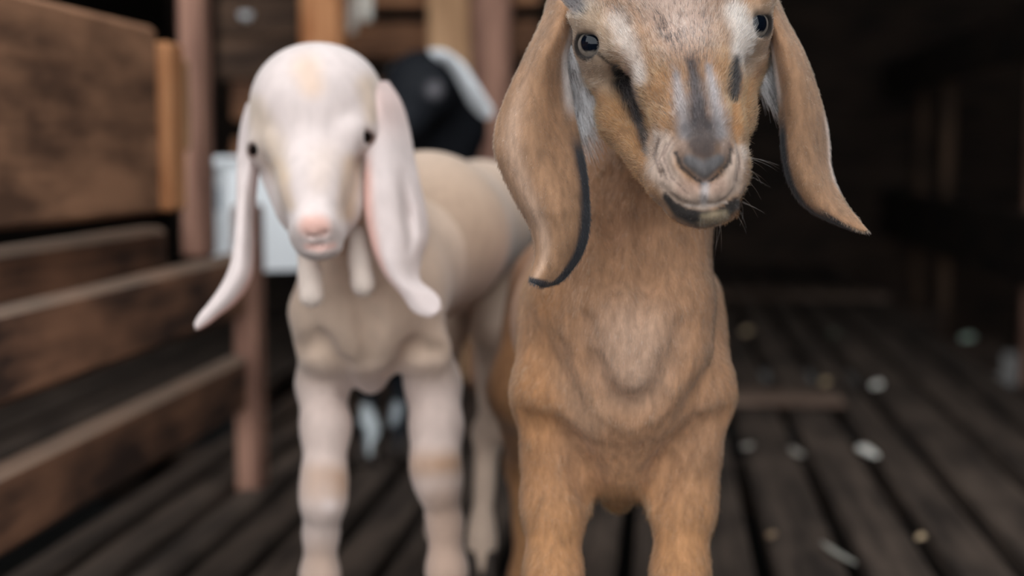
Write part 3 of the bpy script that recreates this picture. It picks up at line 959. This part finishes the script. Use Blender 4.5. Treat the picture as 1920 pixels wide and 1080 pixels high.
    if FUR:
        nose = P(1320, 330, 0.73)
        u, v = proj(verts)
        hd = dh_ < np.minimum(dn_, 0.004)
        d = np.where(hd, 1.0, 0.55)
        bare = stroke(u, v, [(1294, 298, 13), (1320, 318, 20), (1346, 296, 12)])
        d = np.where(hd & (bare < 1), 0.0, d)
        d = d * (nrm[:, 1] < 0.3) * (verts[:, 1] < 1.02) * (v < 1130)
        L = np.where(hd, 0.0054, 0.0056)
        L = np.where(hd, L * (0.35 + 0.65 * sstep(0.7, 1.3, stroke(u, v, [(1305, 330, 95)]))), L)
        for E, gz in ((EL, gl), (ER, gr)):
            d = np.where(np.linalg.norm(verts - (E + np.array(gz) * RE), axis=1) < 0.0085, 0.0, d)
            L = np.where(np.linalg.norm(verts - E, axis=1) < 0.02, L * 0.5, L)
        tuft = stroke(u, v, [(1130, 930, 30), (1200, 930, 30)])
        L = np.where((~hd) & (tuft < 1) & (verts[:, 1] < 0.97), L * 1.8, L)
        dk = 0.55 * (1 - sstep(0.3, 1.3, stroke(u, v, [(1240, 48, 18), (1272, 80, 26), (1302, 118, 24)])))
        dk = np.maximum(dk, 0.30 * (1 - sstep(0.4, 1.3, stroke(u, v, [(1310, 50, 24), (1318, 110, 26)]))))
        dk = np.maximum(dk, 0.14 * (1 - sstep(0.5, 1.4, stroke(u, v, [(1260, -60, 90), (1280, 60, 80)]))))
        dk = np.maximum(dk, 0.20 * (1 - sstep(0.5, 1.4, stroke(u, v, [(1110, 2, 12), (1150, 8, 14), (1180, 40, 10)]))))
        dk = np.maximum(dk, 0.10 * (1 - sstep(0.7, 1.2, stroke(u, v, [(1240, 130, 40), (1262, 230, 26)]))))
        dk = dk * hd
        a = verts - nose; a /= np.linalg.norm(a, axis=1)[:, None]
        cb = np.where(hd[:, None], a, np.array([0, 0.15, -1.0]))
        fur('fur', body, verts - base, faces, nrm, NF, d, L, cb, vcol, M['fur'], lift=np.where(hd, 0.35, 0.14), radius=0.00013, jitter=np.where(hd, 0.28, 0.16), clump=np.where(hd, 0.8, 0.35), dark=dk)
        wd = hd * (nrm[:, 1] < 0.1) * np.where((stroke(u, v, [(1250, 350, 22)]) < 1) | (stroke(u, v, [(1390, 300, 18), (1388, 350, 20), (1372, 392, 18)]) < 1) | (stroke(u, v, [(1290, 410, 14), (1355, 412, 18)]) < 1), 1.0, 0.0)
        wh_ = fur('whiskers', body, verts - base, faces, nrm, 24, wd, np.full(len(verts), 0.017), cb * 0.3 + np.array([0, 0, -0.4]), np.tile(lin(150, 140, 130), (len(verts), 1)), M['fur'], lift=1.6, radius=0.00006, jitter=0.6, npt=6, seed=31)
        for k, (o, dd, dx) in enumerate(((l1, f1, 0.45), (l2, f2, 0.45))):
            ev, ef, en, eu, ew, cf = dd
            n_ = len(ev)
            fur('fur', o, ev - base, ef, en, 1600, np.ones(n_), 0.006 + 0.010 * ew, np.tile(np.array([dx * (1 if k else 1), -0.2, -1.0]), (n_, 1)), cf(eu, ew, ev), M['fur'],
                lift=0.5, radius=0.00014, jitter=0.2, seed=15 + k, npt=5, droop=0.3, vary=(0.6, 1.1), dark=np.full(n_, 0.22))
        for k, (o, (ev, ef, en, eu, ew, cf)) in enumerate(((e1, d1), (e2, d2))):
            n_ = len(ev)
            fur('fur', o, ev - base, ef, en, NE, np.ones(n_), np.full(n_, 0.0026), np.tile(np.array([0, 0, -1.0]), (n_, 1)), cf(eu, ew, ev), M['fur'],
                lift=0.3, radius=0.00010, jitter=0.25, seed=5 + k)
    return root

FUR, NF, NE = True, 210000, 36000
build_brown()

# ------------------------------------------------------------------ cream kid
def build_cream():
    base = Q(720, 0.0, 1.30)
    root = empty('goat', to_world(base), YAW)
    props(root, 'cream white goat kid with pink nose standing beside the plank fence', 'goat', 'goats in the shed')
    F = Field(); H = 'head'
    F.ell(P(594, 205, 1.128), (0.052, 0.062, 0.046), 0.012, tag=H)
    F.ell(P(600, 165, 1.140), (0.042, 0.055, 0.032), 0.02, tag=H)
    F.chain([pc(586, 255, 1.100, 82), pc(588, 350, 1.060, 58), pc(592, 425, 1.030, 42)], 0.014, tag=H)
    F.chain([pc(496, 238, 1.108, 26), pc(526, 270, 1.085, 26), pc(548, 330, 1.075, 22)], 0.010, tag=H)
    F.chain([pc(676, 212, 1.104, 26), pc(650, 256, 1.080, 26), pc(632, 325, 1.070, 22)], 0.010, tag=H)
    F.chain([pc(515, 310, 1.125, 30), pc(548, 390, 1.075, 30)], 0.014, tag=H)
    F.chain([pc(665, 300, 1.120, 34), pc(640, 390, 1.080, 36)], 0.014, tag=H)
    F.chain([pc(590, 320, 1.150, 85), pc(600, 440, 1.065, 44)], 0.02, tag=H)
    F.ell(P(594, 440, 1.040), (0.0195, 0.024, 0.0165), 0.010, tag=H)
    F.ell(P(590, 425, 1.018), (0.0135, 0.010, 0.0110), 0.008, tag=H)
    F.ell(P(600, 466, 1.035), (0.0155, 0.020, 0.0080), 0.006, tag=H)
    F.chain([(P(566, 452, 1.035), 0.0012), (P(596, 462, 1.013), 0.0012), (P(632, 452, 1.035), 0.0012)], 0.004, cut=True, tag=H)
    for nost in ([(572, 422, 1.016), (580, 440, 1.012), (590, 446, 1.010)], [(612, 420, 1.016), (606, 440, 1.012), (596, 446, 1.010)]):
        F.chain([(P(*q), 0.0009) for q in nost], 0.003, cut=True, tag=H)
    EL, ER = P(494, 280, 1.104), P(676, 255, 1.100)
    RE = 0.0115
    gl, gr = (-0.55, -0.83, 0.0), (0.45, -0.89, 0.0)
    al = orbit(F, EL, RE, gl, 0.52, 0.24, 0.40, tilt=-0.4)
    ar = orbit(F, ER, RE, gr, 0.55, 0.28, 0.44, tilt=0.4)
    # neck and chest
    F.chain([pc(620, 230, 1.200, 85), pc(660, 420, 1.205, 88), pc(682, 560, 1.190, 112)], 0.03)
    F.ell(P(682, 580, 1.175), (0.056, 0.055, 0.046), 0.02)
    F.chain([pc(595, 590, 1.170, 46), pc(612, 660, 1.160, 44)], 0.018)
    F.chain([pc(762, 560, 1.185, 48), pc(790, 650, 1.175, 44)], 0.018)
    F.chain([pc(690, 640, 1.170, 62), pc(694, 708, 1.190, 32)], 0.025)
    # forelegs
    F.chain([pc(605, 650, 1.170, 46), pc(605, 720, 1.190, 46), pc(611, 800, 1.170, 44), pc(608, 900, 1.155, 40), pc(606, 940, 1.150, 39), pc(602, 1000, 1.160, 30), pc(600, 1080, 1.165, 34),
             (Q(603, 0.055, 1.165), 0.0115), (Q(603, 0.042, 1.160), 0.0130), (Q(603, 0.018, 1.150), 0.0115)], 0.012)
    F.chain([pc(800, 660, 1.180, 46), pc(812, 720, 1.200, 50), pc(818, 800, 1.180, 47), pc(816, 870, 1.165, 44), pc(822, 905, 1.165, 40), pc(834, 980, 1.175, 31), pc(838, 1070, 1.175, 36),
             (Q(838, 0.055, 1.175), 0.0115), (Q(838, 0.042, 1.170), 0.0130), (Q(838, 0.018, 1.160), 0.0115)], 0.012)
    # barrel and rump, turned away to the right
    F.chain([pc(720, 520, 1.230, 128), pc(800, 440, 1.340, 140), pc(885, 425, 1.500, 104)], 0.035)
    F.ell(P(905, 400, 1.520), (0.055, 0.07, 0.055), 0.03)
    F.chain([pc(925, 480, 1.520, 58), pc(930, 620, 1.480, 42), pc(925, 800, 1.560, 27), (Q(915, 0.16, 1.57), 0.014), (Q(903, 0.06, 1.55), 0.0105), (Q(903, 0.042, 1.545), 0.0130), (Q(903, 0.018, 1.535), 0.0115)], 0.016)
    F.chain([pc(860, 480, 1.560, 60), pc(830, 620, 1.540, 42), pc(822, 780, 1.620, 27), (Q(822, 0.16, 1.62), 0.014), (Q(826, 0.06, 1.60), 0.0105), (Q(826, 0.042, 1.595), 0.0130), (Q(826, 0.018, 1.585), 0.0115)], 0.016)
    F.chain([pc(915, 370, 1.58, 22), pc(920, 340, 1.62, 14)], 0.015)
    groove(F, [(672, 560), (690, 610), (694, 680)], 0.0040, 0.016, y0=1.0, y1=1.4)
    groove(F, [(560, 655), (600, 640), (640, 690), (655, 740)], 0.0030, 0.014, y0=1.0, y1=1.4)
    groove(F, [(735, 700), (770, 655), (830, 660)], 0.0030, 0.014, y0=1.0, y1=1.4)
    verts, faces = surface(F, 0.0026)
    u, v = proj(verts)
    dh, dn = F(verts, tags=(H,)), F(verts, tags=('',))
    hd = sstep(-0.003, 0.008, dn - dh) * (1 - sstep(0.004, 0.010, dh))
    big = vnoise(verts, 30, 1); fine = vnoise(verts, 120, 2)
    c = lin(206, 180, 160) * (0.86 + 0.28 * big)[:, None]
    c = paint(c, stroke(u, v, [(860, 420, 120), (920, 420, 100)]), (176, 146, 122), 0.8, 0.7, verts[:, 1] > 1.25)
    c = paint(c, stroke(u, v, [(690, 740, 34)]), (190, 140, 100), 0.7, 0.7)
    # forelegs: white above, tan knees
    lg = sstep(0.31, 0.27, verts[:, 2]) * (verts[:, 1] < 1.3)
    c = c * (1 - lg[:, None]) + lin(214, 192, 182) * lg[:, None]
    c = paint(c, stroke(u, v, [(618, 945, 14), (822, 920, 14)][:1]), (226, 208, 202), 0.8, 0.8, verts[:, 1] < 1.3)
    for kn in ([(590, 905, 26), (640, 905, 26)], [(785, 870, 22), (860, 868, 22)]):
        c = paint(c, stroke(u, v, kn), (180, 138, 104), 1.0, 0.8, (verts[:, 1] < 1.3) * (0.4 + 0.9 * vnoise(verts, 70, 9)).clip(0, 1))
    c = paint(c, stroke(u, v, [(600, 1060, 40), (600, 1300, 60)]), (190, 152, 124), 0.8, 0.5, verts[:, 1] < 1.3)
    c = paint(c, stroke(u, v, [(840, 960, 50), (840, 1300, 60)]), (196, 160, 136), 0.8, 0.7, verts[:, 1] < 1.3)
    h = lin(213, 197, 192) * (0.94 + 0.1 * big)[:, None]
    h = paint(h, stroke(u, v, [(575, 130, 26), (585, 160, 22)]), (212, 178, 150), 0.9, 0.6)
    h = paint(h, stroke(u, v, [(475, 200, 20), (505, 270, 26), (530, 330, 14)]), (206, 182, 154), 0.9, 0.6)
    h = paint(h, stroke(u, v, [(690, 160, 20), (700, 220, 14)]), (204, 176, 146), 0.9, 0.6)
    h = paint(h, stroke(u, v, [(660, 310, 18), (652, 400, 16)]), (204, 170, 138), 0.9, 0.8)
    h = paint(h, stroke(u, v, [(520, 310, 12), (540, 385, 12)]), (208, 180, 152), 0.9, 0.7)
    h = paint(h, stroke(u, v, [(610, 300, 30), (600, 340, 20)]), (212, 190, 176), 0.9, 0.5)
    h = paint(h, stroke(u, v, [(580, 424, 20), (600, 424, 20)]), (214, 166, 152), 0.6, 0.9)
    h = paint(h, stroke(u, v, [(575, 462, 6), (600, 466, 7), (625, 460, 6)]), (226, 172, 158), 0.8, 0.7)
    for q in np.concatenate([al, ar]):
        h = paint(h, np.linalg.norm(verts - q, axis=1) / 0.0026, (120, 94, 84), 0.6, 0.5)
    c = c * (1 - hd[:, None]) + h * hd[:, None]
    mesh_obj('body', verts - base, faces, M['soft_coat'], root, True, c)
    def ecol(inner):
        def f(u, v, p):
            c = lin(222, 206, 202) * (0.92 + 0.14 * vnoise(p, 50, 3))[:, None]
            w = inner(u, v)
            return c * (1 - w[:, None]) + lin(224, 166, 150) * w[:, None]
        return f
    rowsL = [(462, 190, 500, 205, 1.150, 1.120), (449, 235, 488, 250, 1.145, 1.120), (443, 290, 490, 295, 1.130, 1.122), (441, 350, 484, 352, 1.110, 1.125), (440, 405, 480, 408, 1.100, 1.120), (436, 455, 480, 470, 1.092, 1.110),
             (428, 500, 474, 525, 1.085, 1.098), (412, 535, 448, 566, 1.080, 1.088), (388, 570, 412, 594, 1.076, 1.080), (368, 596, 384, 614, 1.073, 1.075), (362, 610, 368, 622, 1.072, 1.073)]
    ear(root, base, rowsL, M['soft_coat'], ecol(lambda u, v: 0.7 * sstep(0.74, 0.96, u) * sstep(0.2, 0.35, v) + 0.5 * sstep(0.6, 1.0, u) * sstep(.6, .8, v)), 0.014, nv=48, nu=14, label='narrow cream ear with the tip curling outward')
    rowsR = [(688, 150, 728, 150, 1.115, 1.165), (690, 190, 752, 185, 1.105, 1.150), (684, 245, 770, 240, 1.100, 1.140), (682, 300, 780, 295, 1.092, 1.130), (680, 350, 792, 350, 1.085, 1.120), (682, 400, 803, 400, 1.080, 1.115),
             (690, 445, 806, 445, 1.076, 1.110), (704, 488, 792, 490, 1.072, 1.100), (722, 520, 790, 524, 1.070, 1.090), (752, 555, 816, 546, 1.068, 1.080), (780, 590, 828, 566, 1.066, 1.072), (808, 598, 828, 582, 1.065, 1.068)]
    ear(root, base, rowsR, M['soft_coat'], ecol(lambda u, v: 0.75 * sstep(0.24, 0.06, u) * sstep(0.25, 0.4, v) * sstep(.95, .7, v) + 0.35 * sstep(0.3, 0.05, v)), 0.016, nv=48, nu=16,
        fold=lambda u, v: 0.014 * math.exp(-((u - 0.70) / 0.07) ** 2) * min(1, 5 * max(0, v - 0.35)) * max(0, min(1, (0.72 - v) * 6)), label='broad cream ear hanging in front of the shoulder')
    dark = ((16, 13, 14), (58, 44, 36), (36, 26, 22))
    eye(root, base, EL, RE, gl, M['eye'], (0.5, 0.4), 0.75, dark)
    eye(root, base, ER, RE, gr, M['eye'], (0.5, 0.4), 0.75, dark)
    # wattles hanging from the throat
    for (a, b) in (((578, 480, 1.098), (584, 554, 1.085)), ((668, 440, 1.105), (681, 534, 1.090))):
        W = Field()
        A, B = P(*a), P(*b)
        W.chain([(A, 0.0085), ((A + B) / 2, 0.0088), (B, 0.0098)], 0.004)
        wv, wf = surface(W, 0.0022)
        wc = np.tile(lin(228, 210, 198), (len(wv), 1))
        mesh_obj('wattle', wv - base, wf, M['soft_coat'], root, True, wc)
    for (px_, Y) in ((603, 1.145), (838, 1.155), (903, 1.53), (826, 1.58)):
        hoof(root, base, Q(px_, 0, Y), 0.018, M['hoof'])
build_cream()

# ------------------------------------------------------------------ black and white goat behind
def build_black():
    base = Q(745, 0.0, 2.25)
    root = empty('goat', to_world(base), YAW)
    props(root, 'black goat with a white ear standing behind the cream kid', 'goat', 'goats in the shed')
    F = Field(); H = 'head'
    F.ell(P(790, 165, 2.10), (0.052, 0.062, 0.055), 0.02, tag=H)
    F.chain([pc(785, 170, 2.08, 58), pc(755, 225, 2.03, 42), pc(735, 265, 2.00, 30)], 0.02, tag=H)
    F.chain([pc(820, 180, 2.14, 55), pc(830, 240, 2.18, 70), pc(790, 380, 2.22, 100)], 0.03)
    F.chain([pc(810, 190, 2.16, 60), pc(868, 238, 2.22, 42)], 0.03)
    F.chain([pc(745, 480, 2.22, 110), pc(800, 430, 2.45, 105), pc(830, 420, 2.60, 95)], 0.04)
    for (px_, Y) in ((692, 2.16), (748, 2.20), (800, 2.60), (850, 2.62)):
        F.chain([(Q(px_ + 8, 0.27, Y + .02), 0.036), (Q(px_ + 3, 0.21, Y), 0.022), (Q(px_, 0.15, Y), 0.021), (Q(px_, 0.12, Y + .01), 0.014), (Q(px_, 0.05, Y), 0.0135), (Q(px_, 0.018, Y - .012), 0.015)], 0.015)
    verts, faces = surface(F, 0.004)
    u, v = proj(verts)
    c = lin(22, 24, 29) * (0.8 + 0.4 * vnoise(verts, 30, 1))[:, None]
    c = paint(c, stroke(u, v, [(815, 168, 14)]), (120, 116, 120), 0.9, 0.8)
    fr = (verts[:, 1] < 2.4) * 1.0
    c = paint(c, stroke(u, v, [(682, 775, 17), (700, 800, 14), (704, 850, 15)]), (198, 204, 206), 0.3, 0.95, fr)
    c = paint(c, stroke(u, v, [(742, 765, 12), (735, 790, 9)]), (170, 176, 180), 0.4, 0.9, fr)
    mesh_obj('body', verts - base, faces, M['black_coat'], root, True, c)
    wh = lambda u, v, p: np.tile(lin(240, 243, 246), (len(u), 1))
    rowsE = [(800, 92, 822, 128, 2.07, 2.09), (830, 92, 840, 130, 2.05, 2.08), (862, 112, 852, 146, 2.03, 2.07), (888, 146, 866, 172, 2.02, 2.06), (910, 182, 884, 204, 2.02, 2.06), (922, 208, 902, 220, 2.02, 2.05), (920, 220, 910, 224, 2.02, 2.04)]
    ear(root, base, rowsE, M['soft_coat'], wh, 0.012, nv=30, nu=10, label='white drooping ear')
    bk = lambda u, v, p: np.tile(lin(34, 36, 40), (len(u), 1))
    rowsB = [(730, 120, 760, 118, 2.12, 2.08), (716, 160, 742, 165, 2.11, 2.07), (700, 210, 732, 215, 2.10, 2.07), (694, 255, 726, 258, 2.10, 2.07), (700, 290, 714, 292, 2.10, 2.08)]
    ear(root, base, rowsB, M['soft_coat'], bk, 0.012, nv=30, nu=10, label='black drooping ear')
    for (px_, Y) in ((692, 2.145), (748, 2.185), (800, 2.585), (850, 2.605)):
        hoof(root, base, Q(px_, 0, Y), 0.022, M['hoof'])
    dark = ((16, 13, 14), (90, 70, 40), (20, 18, 18))
    eye(root, base, P(818, 160, 2.065), 0.012, (0.6, -0.8, 0), M['eye'], (0.4, 0.3), 0.75, dark)
build_black()

# ------------------------------------------------------------------ small things around the goats
def lathe(name, prof, mat, n=28, parent=None, sx=1.0, sy=1.0):
    vs, fs = [], []
    for r, z in prof:
        for j in range(n):
            a = 2 * math.pi * j / n
            vs.append((r * sx * math.cos(a), r * sy * math.sin(a), z))
    for i in range(len(prof) - 1):
        for j in range(n):
            k = (j + 1) % n
            fs.append([i * n + j, i * n + k, (i + 1) * n + k, (i + 1) * n + j])
    fs.append(list(range(n))[::-1]); fs.append([(len(prof) - 1) * n + j for j in range(n)])
    return mesh_obj(name, vs, fs, mat, parent, True)

# white feed box hooked on the gate post
Yb = 2.16
fb = empty('feed_box', to_world(Q(488, 0.297, Yb)), YAW + math.radians(24))
props(fb, 'white plastic feed box hanging behind the gate post', 'feed box')
def box_shell(parent, w, d, h, t, mat):
    for nm, lo, hi in (('box_side', (-w, -d, 0), (w, -d + t, h)), ('box_side', (-w, d - t, 0), (w, d, h)), ('box_side', (-w, -d + t, 0), (-w + t, d - t, h)), ('box_side', (w - t, -d + t, 0), (w, d - t, h)),
                       ('box_bottom', (-w + t, -d + t, 0), (w - t, d - t, t))):
        board(nm, lo, hi, mat, parent, 0.003)
    for nm, lo, hi in (('rim', (-w - .006, -d - .006, h), (w + .006, -d + t, h + .01)), ('rim', (-w - .006, d - t, h), (w + .006, d + .006, h + .01))):
        board(nm, lo, hi, mat, parent, 0.003)
    board('hook', (-w - 0.035, -0.01, h - 0.004), (-w, 0.01, h + 0.006), mat, parent, 0.002)
box_shell(fb, 0.062, 0.055, 0.16, 0.005, M['white_plastic'])
mk = plain('blue_grey_print', (120, 134, 146), 0.6)
board('printed_mark', (-0.063, -0.01, 0.09), (-0.0621, 0.012, 0.125), mk, fb, 0.0002)

# little white cup hung at the back
cp = lathe('hanging_cup', [(0.012, 0.0), (0.03, 0.006), (0.042, 0.022), (0.046, 0.034), (0.043, 0.034), (0.03, 0.012), (0.01, 0.006)], M['white_plastic'])
cp.location = to_world(P(461, 38, 2.9)); cp.scale = (0.3, 0.3, 0.42)
props(cp, 'small white bowl hanging high up, right of the tall post', 'bowl')
lathe('hanging_cord', [(0.004, 0.006), (0.004, (2.2 - cp.location.z) / 0.42)], M['soil'], 8, cp)

# pale cloth strips over the top rail
M['cloth'] = plain('pale_cloth', (222, 216, 206), 0.9, 0.1, 0.12, 30)
def cloth(px0, px1, py1, Y, label):
    nv, nu = 24, 9
    vs = []
    for i in range(nv):
        v = i / (nv - 1)
        for j in range(nu):
            u = j / (nu - 1)
            wv = 1 - 0.35 * v ** 3
            px = (px0 + px1) / 2 + (u - 0.5) * (px1 - px0) * wv
            q = P(px, -140 + (py1 + 140) * v, Y - 0.02 - 0.012 * math.sin(u * 7 + v * 2))
            vs.append(q)
    vs = np.array(vs); b0 = vs.mean(0)
    ii, jj = np.meshgrid(np.arange(nv - 1), np.arange(nu - 1), indexing='ij')
    a = (ii * nu + jj).ravel()
    o = mesh_obj('cloth_strip', vs - b0, np.stack([a, a + 1, a + nu + 1, a + nu], 1), M['cloth'], None, True)
    m = o.modifiers.new('thickness', 'SOLIDIFY'); m.thickness = 0.006
    o.location = to_world(b0); o.rotation_euler = (0, 0, YAW)
    props(o, label, 'cloth', 'cloth strips on the partition')
cloth(636, 668, 62, 2.92, 'wider grey white cloth strip beside the orange post')
cloth(668, 698, 40, 2.90, 'shorter cream cloth strip hanging to the right of the grey one')

# scraps lying on the floor slats
def floor_at(px, py):
    """world point on the floor seen at px, py"""
    a = (px - 960) / FPX; b = (540 - py) / FPX
    d = np.array([a, CP + b * SP, -SP + b * CP])
    t = CAMH / -d[2]
    return to_world(np.array([0, 0, CAMH]) + t * d)
def scrap(name, px, py, l, w, h, rz, rgb, label, cat):
    g = np.random.default_rng(int(px * 7 + py))
    vs, fs = [], []
    n = 12
    for (sc_, z) in ((0.8, 0.0), (1.0, 0.35), (0.85, 0.75), (0.4, 1.0)):
        for j in range(n):
            a = 2 * math.pi * j / n
            r = sc_ * (1 + 0.18 * math.sin(3 * a + px) + g.uniform(-.06, .06))
            vs.append((l * r * math.cos(a), w * r * math.sin(a), h * z + 0.25 * h * math.cos(a)))
    for i in range(3):
        for j in range(n):
            k = (j + 1) % n
            fs.append([i * n + j, i * n + k, (i + 1) * n + k, (i + 1) * n + j])
    fs.append(list(range(n))[::-1]); fs.append([3 * n + j for j in range(n)])
    key = 'scrap_%d_%d_%d' % rgb
    if key not in M: M[key] = plain(key, rgb, 0.3, 0.6, 0.06, 60)
    o = mesh_obj(name, vs, fs, M[key], None, True)
    p = floor_at(px, py)
    o.scale = (0.85, 0.85, 1.0)
    o.location = (p.x, p.y, 0.25 * h + 0.0015); o.rotation_euler = (0, 0, rz)
    props(o, label, cat, 'scraps on the slatted floor')
W_ = (250, 244, 234); G_ = (168, 160, 150); T_ = (206, 178, 142); N_ = (176, 196, 180)
scrap('husk_scrap', 1626, 853, 0.036, 0.011, 0.008, 1.95, W_, 'large white husk scrap on the floor right of the brown kid', 'scrap')
scrap('husk_scrap', 1492, 853, 0.026, 0.008, 0.006, 1.95, G_, 'grey husk scrap to the left of the large white one', 'scrap')
scrap('husk_scrap', 1402, 842, 0.012, 0.009, 0.005, 0.5, G_, 'small grey scrap closest to the brown kid', 'scrap')
scrap('corn_kernel', 1643, 728, 0.014, 0.012, 0.009, 0.2, W_, 'bright cream kernel above the large white husk', 'scrap')
scrap('corn_kernel', 1548, 722, 0.013, 0.011, 0.008, 0.9, T_, 'dull tan kernel left of the bright cream one', 'scrap')
scrap('corn_kernel', 1400, 626, 0.017, 0.015, 0.010, 0.4, T_, 'beige kernel beside the brown kid at chest level', 'scrap')
scrap('leaf_scrap', 1815, 638, 0.022, 0.019, 0.010, 0.4, N_, 'pale green leaf scrap at the far right', 'scrap')
scrap('leaf_scrap', 1562, 629, 0.014, 0.012, 0.006, 0.4, (110, 116, 100), 'faint grey green leaf scrap in the middle of the floor', 'scrap')
scrap('corn_kernel', 1726, 1013, 0.007, 0.006, 0.005, 0.4, T_, 'tan kernel near the bottom right corner', 'scrap')
scrap('straw', 1568, 1042, 0.052, 0.004, 0.004, 1.95, (176, 172, 162), 'pale grey straw along a slat at the bottom edge', 'straw')
scrap('corn_kernel', 1446, 1010, 0.008, 0.006, 0.005, 0.4, (150, 124, 98), 'brown kernel close to the brown foreleg', 'scrap')
